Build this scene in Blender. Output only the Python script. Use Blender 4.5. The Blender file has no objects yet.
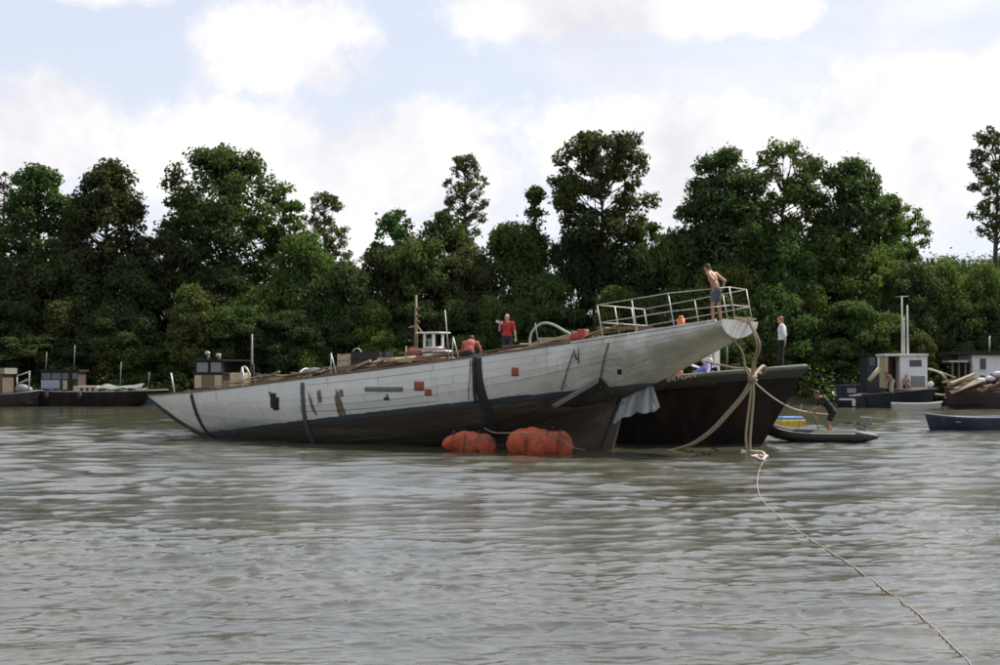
import bpy, bmesh, math, random
import numpy as np
from mathutils import Vector, Matrix, Euler

# ------------------------------------------------------------------ camera, sky, sun, exposure
scene = bpy.context.scene
C = bpy.context.collection
R = math.radians
F, HORIZON, EYE = 1400.0, 374.0, 2.235          # focal length in photo pixels, horizon row, eye height
cam_data = bpy.data.cameras.new('camera')
cam = bpy.data.objects.new('camera', cam_data)
C.objects.link(cam)
cam.location = (0, 0, EYE)
cam.rotation_euler = (R(90), 0, 0)
cam_data.sensor_width = 36
cam_data.lens = 36 * F / 1000
cam_data.shift_y = (HORIZON - 332.5) / 1000
cam_data.clip_end = 3000
scene.camera = cam

SUN_AZ, SUN_EL = R(54), R(50)                    # azimuth from +Y towards +X
world = bpy.data.worlds.new('World')
scene.world = world
world.use_nodes = True
world.cycles.sampling_method = 'MANUAL'
world.cycles.sample_map_resolution = 512

def build_world():
    nt = world.node_tree
    nt.nodes.clear()
    N = nt.nodes.new
    L = nt.links.new
    out = N('ShaderNodeOutputWorld')
    bg = N('ShaderNodeBackground')
    bg.inputs['Strength'].default_value = 0.12
    L(bg.outputs[0], out.inputs[0])
    sky = N('ShaderNodeTexSky')
    sky.sky_type = 'NISHITA'
    sky.sun_disc = False
    sky.sun_elevation = SUN_EL
    sky.sun_rotation = SUN_AZ
    sky.air_density = 1.0
    sky.dust_density = 1.6
    sky.ozone_density = 1.0
    tc = N('ShaderNodeTexCoord')
    sep = N('ShaderNodeSeparateXYZ')
    L(tc.outputs['Generated'], sep.inputs[0])
    def math_(op, a, b=None, c=None, clamp=False):
        n = N('ShaderNodeMath'); n.operation = op; n.use_clamp = clamp
        for i, v in enumerate((a, b, c)):
            if v is None: continue
            if isinstance(v, (int, float)): n.inputs[i].default_value = v
            else: L(v, n.inputs[i])
        return n.outputs[0]
    # clouds lie on a layer overhead: project the direction on a plane so they shrink to the horizon
    zc = math_('MAXIMUM', sep.outputs[2], 0.0)
    den = math_('ADD', zc, 0.16)
    u = math_('DIVIDE', sep.outputs[0], den)
    v = math_('DIVIDE', sep.outputs[1], den)
    comb = N('ShaderNodeCombineXYZ')
    L(u, comb.inputs[0]); L(v, comb.inputs[1]); 
    comb.inputs[2].default_value = 3.7
    n1 = N('ShaderNodeTexNoise'); n1.inputs['Scale'].default_value = 1.15
    n1.inputs['Detail'].default_value = 5; n1.inputs['Roughness'].default_value = 0.56
    n1.inputs['Distortion'].default_value = 0.25
    L(comb.outputs[0], n1.inputs['Vector'])
    n2 = N('ShaderNodeTexNoise'); n2.inputs['Scale'].default_value = 7.0
    n2.inputs['Detail'].default_value = 4; n2.inputs['Roughness'].default_value = 0.6
    L(tc.outputs['Generated'], n2.inputs['Vector'])
    # cumulus heaps: soft domes about a few directions, broken up by noise
    hz = N('ShaderNodeTexNoise'); hz.inputs['Scale'].default_value = 11.0
    hz.inputs['Detail'].default_value = 7; hz.inputs['Roughness'].default_value = 0.64
    L(tc.outputs['Generated'], hz.inputs['Vector'])
    wob = math_('MULTIPLY', math_('SUBTRACT', hz.outputs['Fac'], 0.5), 2.3)
    AE = N('ShaderNodeCombineXYZ')
    L(math_('ARCTAN2', sep.outputs[0], sep.outputs[1]), AE.inputs[0]); L(math_('ARCSINE', sep.outputs[2]), AE.inputs[1])
    near_ = None
    for px, py, rx, ry in ((285, 45, 118, 58), (45, 135, 150, 72), (230, 170, 180, 84), (440, 168, 150, 74), (640, 150, 180, 82),
              (860, 185, 240, 95), (600, 15, 200, 42), (960, 85, 150, 45), (-200, 170, 260, 120), (1300, 170, 330, 120), (80, -15, 110, 22)):
        d = Vector(((px - 500) / F, 1, (HORIZON - py) / F)).normalized()
        az, el = math.atan2(d.x, d.y), math.asin(d.z)
        vm = N('ShaderNodeVectorMath'); vm.operation = 'MULTIPLY_ADD'
        L(AE.outputs[0], vm.inputs[0]); vm.inputs[1].default_value = (F / rx, F / ry, 0); vm.inputs[2].default_value = (-az * F / rx, -el * F / ry, 0)
        ln = N('ShaderNodeVectorMath'); ln.operation = 'LENGTH'; L(vm.outputs[0], ln.inputs[0])
        near_ = ln.outputs['Value'] if near_ is None else math_('SMOOTH_MIN', near_, ln.outputs['Value'], 0.25)
    dens = math_('SUBTRACT', 1.0, near_)
    dome = math_('ADD', dens, wob)
    sm = N('ShaderNodeMapRange'); sm.interpolation_type = 'SMOOTHSTEP'
    L(dome, sm.inputs['Value']); sm.inputs['From Min'].default_value = -0.04; sm.inputs['From Max'].default_value = 0.50
    base = N('ShaderNodeMapRange'); base.interpolation_type = 'SMOOTHSTEP'
    L(n1.outputs['Fac'], base.inputs['Value']); base.inputs['From Min'].default_value = 0.42; base.inputs['From Max'].default_value = 0.72
    cover = math_('MAXIMUM', sm.outputs[0], math_('MULTIPLY', base.outputs[0], 0.75))
    # thin bright haze over everything, thicker low down
    veil = N('ShaderNodeMapRange'); L(zc, veil.inputs['Value'])
    veil.inputs['From Min'].default_value = 0.0; veil.inputs['From Max'].default_value = 0.45
    veil.inputs['To Min'].default_value = 0.85; veil.inputs['To Max'].default_value = 0.62
    mixv = N('ShaderNodeMixRGB'); L(veil.outputs[0], mixv.inputs['Fac'])
    L(sky.outputs[0], mixv.inputs['Color1'])
    mixv.inputs['Color2'].default_value = VEIL
    # cloud brightness varies a little with its own thickness
    shade = N('ShaderNodeMapRange'); shade.interpolation_type = 'SMOOTHSTEP'
    L(math_('ADD', math_('MULTIPLY', n2.outputs['Fac'], 0.65), math_('MULTIPLY', hz.outputs['Fac'], 0.35)), shade.inputs['Value'])
    shade.inputs['From Min'].default_value = 0.35; shade.inputs['From Max'].default_value = 0.60
    cr = N('ShaderNodeMixRGB'); L(shade.outputs[0], cr.inputs['Fac'])
    cr.inputs['Color1'].default_value = CLOUD_A
    cr.inputs['Color2'].default_value = CLOUD_B
    mixc = N('ShaderNodeMixRGB'); L(cover, mixc.inputs['Fac'])
    L(mixv.outputs[0], mixc.inputs['Color1']); L(cr.outputs[0], mixc.inputs['Color2'])
    L(mixc.outputs[0], bg.inputs['Color'])
VEIL = (5.5, 5.75, 6.5, 1)
CLOUD_A = (5.3, 5.3, 5.7, 1)
CLOUD_B = (7.3, 7.1, 7.05, 1)
build_world()

sun_data = bpy.data.lights.new('sun', 'SUN')
sun_data.energy = 5.0
sun_data.angle = R(0.53)
sun_data.color = (1.0, 0.93, 0.82)
sun = bpy.data.objects.new('sun', sun_data)
C.objects.link(sun)
to_sun = Vector((math.sin(SUN_AZ) * math.cos(SUN_EL), math.cos(SUN_AZ) * math.cos(SUN_EL), math.sin(SUN_EL)))
sun.rotation_euler = to_sun.to_track_quat('Z', 'Y').to_euler()
sun.location = (30, 30, 60)

scene.view_settings.view_transform = 'Standard'
scene.view_settings.look = 'None'
scene.view_settings.exposure = 0.36
scene.view_settings.gamma = 1.0
scene.cycles.use_denoising = True
scene.cycles.denoising_prefilter = 'ACCURATE'
scene.cycles.max_bounces = 4
scene.cycles.diffuse_bounces = 2
scene.cycles.glossy_bounces = 2
scene.cycles.transmission_bounces = 2
scene.cycles.caustics_reflective = False
scene.cycles.caustics_refractive = False
scene.cycles.pixel_filter_type = 'BLACKMAN_HARRIS'
scene.cycles.filter_width = 1.7

# ------------------------------------------------------------------ helpers
def at(px, py, Y):                       # a photo pixel at depth Y
    return Vector(((px - 500) / F * Y, Y, EYE - (py - HORIZON) / F * Y))
def on_water(px, py, dz=0.0):            # a photo pixel on the water
    Y = F * (EYE - dz) / (py - HORIZON)
    return Vector(((px - 500) / F * Y, Y, dz))
def tag(o, label=None, cat=None, group=None, kind=None):
    if label: o['label'] = label
    if cat: o['category'] = cat
    if group: o['group'] = group
    if kind: o['kind'] = kind
    return o
def empty(name, loc=(0, 0, 0), rz=0.0, label=None, cat=None, group=None):
    o = bpy.data.objects.new(name, None)
    o.empty_display_size = 0.3
    C.objects.link(o)
    o.location = loc
    o.rotation_euler = (0, 0, rz)
    return tag(o, label, cat, group)
def copy_tree(o, parent=None):
    c = o.copy(); C.objects.link(c); c.parent = parent
    for ch in o.children: copy_tree(ch, c)
    return c

class MB:
    """collects shapes into one mesh"""
    def __init__(s): s.v = []; s.f = []; s.m = []; s.sm = []
    def add(s, vs, fs, mi=0, smooth=False):
        b = len(s.v); s.v.extend(tuple(p) for p in vs)
        for f in fs: s.f.append([b + i for i in f]); s.m.append(mi); s.sm.append(smooth)
        return s
    def box(s, c, size, rot=None, mi=0, taper=1.0):
        cx, cy, cz = c; x, y, z = (q / 2 for q in size)
        vs = [Vector((sx * x * (taper if sz > 0 else 1), sy * y * (taper if sz > 0 else 1), sz * z)) for sz in (-1, 1) for sy in (-1, 1) for sx in (-1, 1)]
        if rot is not None:
            M = Euler(rot).to_matrix() if not isinstance(rot, Matrix) else rot
            vs = [M @ q for q in vs]
        vs = [q + Vector(c) for q in vs]
        return s.add(vs, [(0, 2, 3, 1), (4, 5, 7, 6), (0, 1, 5, 4), (2, 6, 7, 3), (0, 4, 6, 2), (1, 3, 7, 5)], mi)
    def tube(s, pts, r, n=6, mi=0, caps=True, flat=1.0):
        pts = [Vector(p) for p in pts]
        rr = r if hasattr(r, '__len__') else [r] * len(pts)
        ref = None; vs = []; k = len(pts)
        for i, p in enumerate(pts):
            d = (pts[min(i + 1, k - 1)] - pts[max(i - 1, 0)])
            d = d.normalized() if d.length > 1e-9 else Vector((0, 0, 1))
            if ref is None:
                ref = Vector((0, 0, 1)) if abs(d.z) < 0.9 else Vector((1, 0, 0))
            a = (ref - d * ref.dot(d))
            if a.length < 1e-6: a = d.orthogonal()
            a.normalize(); ref = a
            b = d.cross(a)
            for j in range(n):
                t = 2 * math.pi * j / n
                vs.append(p + (a * math.cos(t) * flat + b * math.sin(t)) * rr[i])
        fs = [(i * n + j, i * n + (j + 1) % n, (i + 1) * n + (j + 1) % n, (i + 1) * n + j) for i in range(k - 1) for j in range(n)]
        if caps:
            fs.append(tuple(reversed(range(n)))); fs.append(tuple(range((k - 1) * n, k * n)))
        return s.add(vs, fs, mi, True)
    def ball(s, c, r, nu=10, nv=7, mi=0, M=None):
        r = r if hasattr(r, '__len__') else (r, r, r)
        vs = []; c = Vector(c)
        for i in range(1, nv):
            ph = math.pi * i / nv
            for j in range(nu):
                t = 2 * math.pi * j / nu
                q = Vector((r[0] * math.sin(ph) * math.cos(t), r[1] * math.sin(ph) * math.sin(t), r[2] * math.cos(ph)))
                vs.append((M @ q if M is not None else q) + c)
        top = Vector((0, 0, r[2])); bot = Vector((0, 0, -r[2]))
        vs.append((M @ top if M is not None else top) + c); vs.append((M @ bot if M is not None else bot) + c)
        T = (nv - 1) * nu
        fs = [(i * nu + j, (i + 1) * nu + j, (i + 1) * nu + (j + 1) % nu, i * nu + (j + 1) % nu) for i in range(nv - 2) for j in range(nu)]
        fs += [(T, j, (j + 1) % nu) for j in range(nu)]
        fs += [(T + 1, (nv - 2) * nu + (j + 1) % nu, (nv - 2) * nu + j) for j in range(nu)]
        return s.add(vs, fs, mi, True)
    def cap(s, p0, p1, r0, r1, n=12):        # tapered capsule
        p0 = Vector(p0); p1 = Vector(p1); d = (p1 - p0).normalized() if (p1 - p0).length > 1e-6 else Vector((0, 0, 1))
        pts = []; rr = []
        for a in (-80, -50, -20): pts.append(p0 + d * r0 * math.sin(R(a))); rr.append(r0 * math.cos(R(a)))
        for a in (20, 50, 80): pts.append(p1 + d * r1 * math.sin(R(a))); rr.append(r1 * math.cos(R(a)))
        return s.tube(pts, rr, n)
    def sheet(s, grid, thick=0.0, mi=0, smooth=True):   # grid[i][j] of points
        a = len(grid); b = len(grid[0])
        vs = [Vector(p) for row in grid for p in row]
        fs = [(i * b + j, i * b + j + 1, (i + 1) * b + j + 1, (i + 1) * b + j) for i in range(a - 1) for j in range(b - 1)]
        return s.add(vs, fs, mi, smooth)
    def prism(s, poly, axis, lo, hi, mi=0):   # polygon in the two other axes, extruded along axis
        def pt(p, t):
            q = list(p); q.insert(axis, t); return Vector(q)
        n = len(poly)
        vs = [pt(p, lo) for p in poly] + [pt(p, hi) for p in poly]
        fs = [tuple(reversed(range(n))), tuple(range(n, 2 * n))] + [(i, (i + 1) % n, n + (i + 1) % n, n + i) for i in range(n)]
        return s.add(vs, fs, mi)
    def build(s, name, mats, parent=None, loc=None, rz=None, fix=True, bevel=0):
        me = bpy.data.meshes.new(name)
        me.from_pydata([tuple(p) for p in s.v], [], s.f)
        if not isinstance(mats, (list, tuple)): mats = [mats]
        for m in mats: me.materials.append(m)
        me.polygons.foreach_set('material_index', s.m)
        me.polygons.foreach_set('use_smooth', s.sm)
        if fix:
            bm = bmesh.new(); bm.from_mesh(me)
            bmesh.ops.recalc_face_normals(bm, faces=bm.faces); bm.to_mesh(me); bm.free()
        me.update()
        o = bpy.data.objects.new(name, me); C.objects.link(o)
        o.parent = parent
        if loc is not None: o.location = loc
        if rz is not None: o.rotation_euler = (0, 0, rz)
        if bevel:
            b = o.modifiers.new('bevel', 'BEVEL'); b.width = bevel; b.segments = 2; b.limit_method = 'ANGLE'
        return o

def spline(pts, n=8):
    """Catmull-Rom through points"""
    pts = [Vector(p) for p in pts]; out = []
    for i in range(len(pts) - 1):
        p0 = pts[max(i - 1, 0)]; p1 = pts[i]; p2 = pts[i + 1]; p3 = pts[min(i + 2, len(pts) - 1)]
        for k in range(n):
            t = k / n
            out.append(0.5 * ((2 * p1) + (p2 - p0) * t + (2 * p0 - 5 * p1 + 4 * p2 - p3) * t * t + (3 * p1 - p0 - 3 * p2 + p3) * t ** 3))
    out.append(pts[-1])
    return out
def smooth01(x): 
    x = np.clip(x, 0, 1); return x * x * (3 - 2 * x)
def interp(x, xs, ys):       # smooth (cosine-free) monotone-ish interpolation by PCHIP
    xs = np.asarray(xs, float); ys = np.asarray(ys, float)
    h = np.diff(xs); d = np.diff(ys) / h
    m = np.zeros_like(ys)
    for i in range(1, len(xs) - 1):
        if d[i - 1] * d[i] > 0:
            w1 = 2 * h[i] + h[i - 1]; w2 = h[i] + 2 * h[i - 1]
            m[i] = (w1 + w2) / (w1 / d[i - 1] + w2 / d[i])
    m[0] = d[0]; m[-1] = d[-1]
    x = np.clip(x, xs[0], xs[-1])
    i = np.clip(np.searchsorted(xs, x) - 1, 0, len(xs) - 2)
    t = (x - xs[i]) / h[i]
    return ((2 * t ** 3 - 3 * t ** 2 + 1) * ys[i] + (t ** 3 - 2 * t ** 2 + t) * h[i] * m[i]
            + (-2 * t ** 3 + 3 * t ** 2) * ys[i + 1] + (t ** 3 - t ** 2) * h[i] * m[i + 1])

# ------------------------------------------------------------------ materials
MATS = {}
class NT:
    def __init__(s, name):
        s.m = bpy.data.materials.new(name); s.m.use_nodes = True
        s.t = s.m.node_tree; s.t.nodes.clear()
        s.out = s.n('ShaderNodeOutputMaterial')
        s.p = s.n('ShaderNodeBsdfPrincipled')
        s.l(s.p.outputs[0], s.out.inputs[0])
    def n(s, k, **kw):
        o = s.t.nodes.new(k)
        for a, b in kw.items():
            if a in o.inputs: o.inputs[a].default_value = b
            else: setattr(o, a, b)
        return o
    def l(s, a, b): s.t.links.new(a, b)
    def math(s, op, a, b=None, clamp=False):
        n = s.n('ShaderNodeMath'); n.operation = op; n.use_clamp = clamp
        for i, v in enumerate((a, b)):
            if v is None: continue
            if isinstance(v, (int, float)): n.inputs[i].default_value = v
            else: s.l(v, n.inputs[i])
        return n.outputs[0]
    def mix(s, f, a, b, mode='MIX'):
        n = s.n('ShaderNodeMixRGB'); n.blend_type = mode
        for k, v in (('Fac', f), ('Color1', a), ('Color2', b)):
            if isinstance(v, (int, float)): n.inputs[k].default_value = v
            elif isinstance(v, tuple): n.inputs[k].default_value = v if len(v) == 4 else (*v, 1)
            else: s.l(v, n.inputs[k])
        return n.outputs[0]
    def coord(s, scale=(1, 1, 1), kind='Object'):
        tc = s.n('ShaderNodeTexCoord'); mp = s.n('ShaderNodeMapping')
        mp.inputs['Scale'].default_value = scale
        s.l(tc.outputs[kind], mp.inputs[0]); return mp.outputs[0]
    def noise(s, scale, detail=4, rough=0.55, vec=None, dist=0.0):
        n = s.n('ShaderNodeTexNoise'); n.inputs['Scale'].default_value = scale
        n.inputs['Detail'].default_value = detail; n.inputs['Roughness'].default_value = rough; n.inputs['Distortion'].default_value = dist
        if vec is not None: s.l(vec, n.inputs['Vector'])
        return n.outputs['Fac']
    def ramp(s, v, lo, hi, a=0.0, b=1.0):
        n = s.n('ShaderNodeMapRange'); n.interpolation_type = 'SMOOTHSTEP'
        s.l(v, n.inputs['Value'])
        for k, q in (('From Min', lo), ('From Max', hi), ('To Min', a), ('To Max', b)): n.inputs[k].default_value = q
        return n.outputs[0]
    def bump(s, h, strength=0.3, dist=0.01, normal=None):
        b = s.n('ShaderNodeBump'); b.inputs['Strength'].default_value = strength; b.inputs['Distance'].default_value = dist
        s.l(h, b.inputs['Height'])
        if normal is not None: s.l(normal, b.inputs['Normal'])
        return b.outputs[0]

def mat(name, col, rough=0.6, var=0.25, scale=6.0, dirt=None, dirt_amt=0.5, bump=0.15, metal=0.0, streak=False, spec=0.5):
    if name in MATS: return MATS[name]
    t = NT(name)
    v = t.coord((1, 1, 0.25) if streak else (1, 1, 1))
    n = t.noise(scale, 6, 0.62, v)
    dark = tuple(c * (1 - var) for c in col); lite = tuple(min(1, c * (1 + var * 0.6)) for c in col)
    col_o = t.mix(n, dark, lite)
    if dirt:
        n2 = t.noise(scale * 0.45, 8, 0.68, v, 0.4)
        col_o = t.mix(t.ramp(n2, 0.62 - dirt_amt * 0.25, 0.72), col_o, dirt)
    oi = t.n('ShaderNodeObjectInfo')
    col_o = t.mix(t.ramp(oi.outputs['Random'], 0, 1, 0.0, 0.22), col_o, tuple(c * 0.55 for c in col))
    t.l(col_o, t.p.inputs['Base Color'])
    t.p.inputs['Roughness'].default_value = rough
    t.p.inputs['Metallic'].default_value = metal
    t.p.inputs['Specular IOR Level'].default_value = spec
    if bump:
        t.l(t.bump(t.noise(scale * 4, 5, 0.6, v), bump, 0.01), t.p.inputs['Normal'])
    MATS[name] = t.m
    return t.m

def leaf_mat(name, a, b, trans=0.35):
    t = NT(name)
    at_ = t.n('ShaderNodeAttribute'); at_.attribute_name = 'tint'
    oi = t.n('ShaderNodeObjectInfo')
    col = t.mix(at_.outputs['Fac'], a, b)
    hs = t.n('ShaderNodeHueSaturation')
    w2 = t.math('FRACT', t.math('MULTIPLY', oi.outputs['Random'], 7.31))
    t.l(t.ramp(oi.outputs['Random'], 0, 1, 0.445, 0.505), hs.inputs['Hue']); t.l(t.ramp(w2, 0, 1, 0.62, 1.25), hs.inputs['Value'])
    t.l(t.ramp(w2, 0, 1, 0.74, 0.95), hs.inputs['Saturation']); t.l(col, hs.inputs['Color']); col = hs.outputs[0]
    t.l(col, t.p.inputs['Base Color'])
    t.p.inputs['Roughness'].default_value = 0.7
    t.p.inputs['Specular IOR Level'].default_value = 0.15
    tr = t.n('ShaderNodeBsdfTranslucent')
    c2 = t.mix(1.0, col, (1.25, 1.5, 0.55), 'MULTIPLY')
    t.l(c2, tr.inputs['Color'])
    ms = t.n('ShaderNodeMixShader'); ms.inputs[0].default_value = trans
    t.l(t.p.outputs[0], ms.inputs[1]); t.l(tr.outputs[0], ms.inputs[2]); t.l(ms.outputs[0], t.out.inputs[0])
    MATS[name] = t.m
    return t.m
# ------------------------------------------------------------------ water
rng = np.random.default_rng(11)
_nw = 80
_wl = np.exp(rng.uniform(math.log(0.13), math.log(1.5), _nw))
_wd = rng.normal(0.16, 0.42, _nw)                       # heading about -Y
_k = 2 * math.pi / _wl
_kx = _k * np.sin(_wd); _ky = -_k * np.cos(_wd)
_ph = rng.uniform(0, 2 * math.pi, _nw)
_slope = 0.0205 * (_wl / 0.40) ** -0.38
_amp = _slope / _k
_n2 = 30
_wl2 = np.exp(rng.uniform(math.log(0.55), math.log(2.4), _n2)); _wd2 = rng.normal(0.12, 0.34, _n2); _p2 = rng.uniform(0, 6.283, _n2)
_sw = [(7.0, 0.5, 0.006), (11.0, -0.7, 0.008), (4.6, 1.0, 0.006)]
def wave3(X, Y, cell=0.0):
    """height and the sideways push that sharpens the crests; waves too short for the grid cell fade out"""
    X = np.asarray(X, float); Y = np.asarray(Y, float)
    z = np.zeros_like(X); dx = np.zeros_like(X); dy = np.zeros_like(X)
    for a, kx, ky, p, wl, k in zip(_amp, _kx, _ky, _ph, _wl, _k):
        f = a * smooth01((wl / 2.3 - cell) / (wl / 2.3 - wl / 4)) if np.ndim(cell) else a
        ph = kx * X + ky * Y + p
        s, c = np.sin(ph), np.cos(ph)
        z += f * s; dx += f * c * kx / k; dy += f * c * ky / k
    # gusts: rougher and smoother patches
    g = 0.85 + 0.30 * np.sin(0.21 * X + 0.33 * Y + 0.6) * np.sin(0.11 * Y - 0.26 * X + 2.0) + 0.25 * np.sin(0.55 * Y + 0.12 * X + 1.5 * np.sin(0.2 * X))
    # sheltered under the trees on the left and along the far bank
    lee = smooth01((Y - 46) / 40) * (1 - 0.55 * smooth01((X - 2) / 14)) * 0.72 + smooth01((-X + 0 - 0.25 * Y) / 14) * 0.10
    lee = np.maximum(lee, 0.5 * smooth01((Y - 84) / 12))
    hull = 0.35 * np.exp(-((X + 2) / 11) ** 2 - ((Y - 39.5 + 0.45 * X) / 3.0) ** 2)
    e = g * (1 - np.clip(lee + hull, 0, 0.9)) * smooth01((Y - 2) / 6)
    e = e * (1 - 0.25 * smooth01((Y - 22) / 20))        # farther out the chop is finer than the sheet's mesh and lives in the bump
    sg = 0.011
    z = sg * (np.exp(0.5 * np.clip(z / sg, -3, 2.3)) - 1.13) / 0.5      # peaked crests, flat troughs
    z = z * e; dx = dx * e; dy = dy * e
    open_ = smooth01((Y - 20) / 14) * (1 - 0.8 * np.clip(lee + hull, 0, 1)) * (0.85 + 0.4 * np.sin(0.16 * Y + 0.21 * X) * np.sin(0.27 * X - 0.09 * Y + 1))
    for wl, d, p_ in zip(_wl2, _wd2, _p2):          # longer wavelets of the open river
        k = 2 * math.pi / wl
        z += open_ * 0.029 / k * np.sin(k * (math.sin(d) * X - math.cos(d) * Y) + p_)
    for wl, d, a in _sw:
        k = 2 * math.pi / wl
        z += a * np.sin(k * (math.sin(d) * X - math.cos(d) * Y))
    return dx, dy, z
def wave(X, Y): return wave3(X, Y)[2]

def water_material():
    t = NT('river water')
    p = t.p
    p.inputs['Base Color'].default_value = (0.060, 0.062, 0.030, 1)
    p.inputs['Roughness'].default_value = 0.015
    p.inputs['IOR'].default_value = 2.2
    v = t.coord((1.0, 2.1, 1.0))
    big = t.noise(0.35, 2, 0.5, v)
    n1 = t.noise(6.5, 3, 0.55, v, 0.3)
    n2 = t.noise(17, 3, 0.6, v, 0.2)
    amp = t.ramp(big, 0.3, 0.7, 0.6, 1.0)
    sp = t.n('ShaderNodeSeparateXYZ'); t.l(t.coord(), sp.inputs[0])
    amp = t.math('MULTIPLY', amp, t.ramp(sp.outputs[1], 14, 36, 1.0, 1.3))      # more wind out on the open river
    lee = t.ramp(t.math('ADD', sp.outputs[0], t.math('MULTIPLY', sp.outputs[1], 0.10)), -22, 2, 0.35, 1.0)   # sheltered water under the wood reflects more clearly
    lee = t.math('MAXIMUM', lee, t.ramp(sp.outputs[1], 52, 40))
    t.l(t.math('MULTIPLY', lee, t.ramp(sp.outputs[1], 15, 38, 0.02, 0.13)), p.inputs['Roughness'])
    h = t.math('ADD', t.math('MULTIPLY', n1, 0.6), t.math('MULTIPLY', n2, 0.35))
    h = t.math('MULTIPLY', h, amp)
    t.l(t.bump(h, 0.8, 0.0095), p.inputs['Normal'])
    murk = t.noise(0.22, 3, 0.5, v)
    t.l(t.mix(t.ramp(murk, 0.35, 0.7), (0.053, 0.053, 0.033), (0.076, 0.074, 0.049)), p.inputs['Base Color'])
    return t.m

def build_water():
    ys = [-70, -40, -20, -8, 0, 4, 6.5]
    y = 8.0
    while y < 112:
        ys.append(y); y += min(0.125, max(0.028, 0.55 * y * y / (F * EYE)))
    ys += [120, 140]
    ys = np.array(ys)
    u = np.concatenate(([-6, -3, -1.6, -1.0, -.7, -.55], np.linspace(-0.43, 0.43, 520), [.55, .7, 1.0, 1.6, 3, 6]))
    X = (np.maximum(ys, 8)[:, None] * 1.0 + 6) * u[None, :]
    Y = np.repeat(ys[:, None], len(u), 1)
    cell = np.maximum(np.gradient(ys)[:, None] * 0.75, (np.maximum(ys, 8)[:, None] + 6) * 0.0017) * np.ones_like(X)
    DX, DY, Z = wave3(X, Y, cell)
    inner = (np.abs(u) < 0.44)[None, :] & ((ys > 7) & (ys < 113))[:, None]
    Z = np.where(inner, Z, 0); X = X + np.where(inner, DX, 0) * 0.85; Y = Y + np.where(inner, DY, 0) * 0.85
    nr, nc = X.shape
    co = np.stack([X, Y, Z], -1).reshape(-1, 3).astype(np.float32)
    i = np.arange(nr * nc).reshape(nr, nc)
    q = np.stack([i[:-1, :-1], i[:-1, 1:], i[1:, 1:], i[1:, :-1]], -1).reshape(-1, 4)
    o = np_mesh('water', co, q, water_material(), smooth=True)
    tag(o, 'wide grey green tidal river with small ripples', kind='structure')
    return o

def np_mesh(name, co, quads, mats, smooth=False, tint=None, parent=None):
    me = bpy.data.meshes.new(name)
    me.vertices.add(len(co)); me.vertices.foreach_set('co', np.ascontiguousarray(co, np.float32).ravel())
    k = quads.shape[1]
    me.loops.add(quads.size); me.loops.foreach_set('vertex_index', quads.astype(np.int32).ravel())
    me.polygons.add(len(quads))
    me.polygons.foreach_set('loop_start', np.arange(0, quads.size, k, dtype=np.int32))
    me.polygons.foreach_set('loop_total', np.full(len(quads), k, np.int32))
    if smooth: me.polygons.foreach_set('use_smooth', np.ones(len(quads), bool))
    if tint is not None:
        a = me.attributes.new('tint', 'FLOAT', 'FACE'); a.data.foreach_set('value', np.ascontiguousarray(tint, np.float32))
    me.update(calc_edges=True)
    for m in (mats if isinstance(mats, (list, tuple)) else [mats]): me.materials.append(m)
    o = bpy.data.objects.new(name, me); C.objects.link(o); o.parent = parent
    return o
water = build_water()

# ------------------------------------------------------------------ far bank
def shore(X): return 101.0 + 0.9 * np.sin(0.13 * X + 1) + 0.5 * np.sin(0.41 * X)
def ground(X, Y):
    X = np.asarray(X, float); Y = np.asarray(Y, float)
    H = 5.0 + 6.3 * smooth01((X - 2) / 34)
    d = Y - shore(X)
    z = 0.9 * smooth01((d + 1.0) / 3.0) + H * smooth01((d - 1) / 34)
    z = z + (0.25 * np.sin(0.6 * X + 0.3 * Y) + 0.2 * np.sin(0.9 * Y - 0.4 * X)) * smooth01(d / 4)
    return np.where(d < -1.5, -0.9, z - 0.25)
def build_ground():
    xs = np.concatenate((np.linspace(-900, -120, 8), np.linspace(-100, 100, 121), np.linspace(120, 900, 8)))
    ys = np.concatenate((np.linspace(97, 150, 60), [160, 200, 300, 600, 1500]))
    X, Y = np.meshgrid(xs, ys)
    Z = ground(X, Y)
    co = np.stack([X, Y, Z], -1).reshape(-1, 3)
    nr, nc = X.shape; i = np.arange(nr * nc).reshape(nr, nc)
    q = np.stack([i[:-1, :-1], i[:-1, 1:], i[1:, 1:], i[1:, :-1]], -1).reshape(-1, 4)
    t = NT('bank earth')
    n = t.noise(0.5, 7, 0.65, t.coord())
    t.l(t.mix(t.ramp(n, .4, .65), (0.045, 0.036, 0.02), (0.035, 0.06, 0.016)), t.p.inputs['Base Color'])
    t.p.inputs['Roughness'].default_value = 0.95
    t.l(t.bump(t.noise(2.5, 5, .6, t.coord()), .6, .2), t.p.inputs['Normal'])
    o = np_mesh('river_bank', co, q, t.m, smooth=True)
    tag(o, 'wooded river bank rising to a hillside', kind='structure')
build_ground()

# ------------------------------------------------------------------ trees
LEAF = {
    'dark': leaf_mat('leaf dark', (0.030, 0.066, 0.016), (0.070, 0.125, 0.028)),
    'mid': leaf_mat('leaf mid', (0.042, 0.088, 0.018), (0.092, 0.150, 0.032)),
    'light': leaf_mat('leaf light', (0.050, 0.098, 0.018), (0.100, 0.150, 0.030)),
    'olive': leaf_mat('leaf olive', (0.048, 0.072, 0.020), (0.085, 0.110, 0.032)),
}
BARK = mat('bark', (0.075, 0.062, 0.048), 0.9, 0.4, 3.0, bump=0.6, streak=True)

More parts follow.
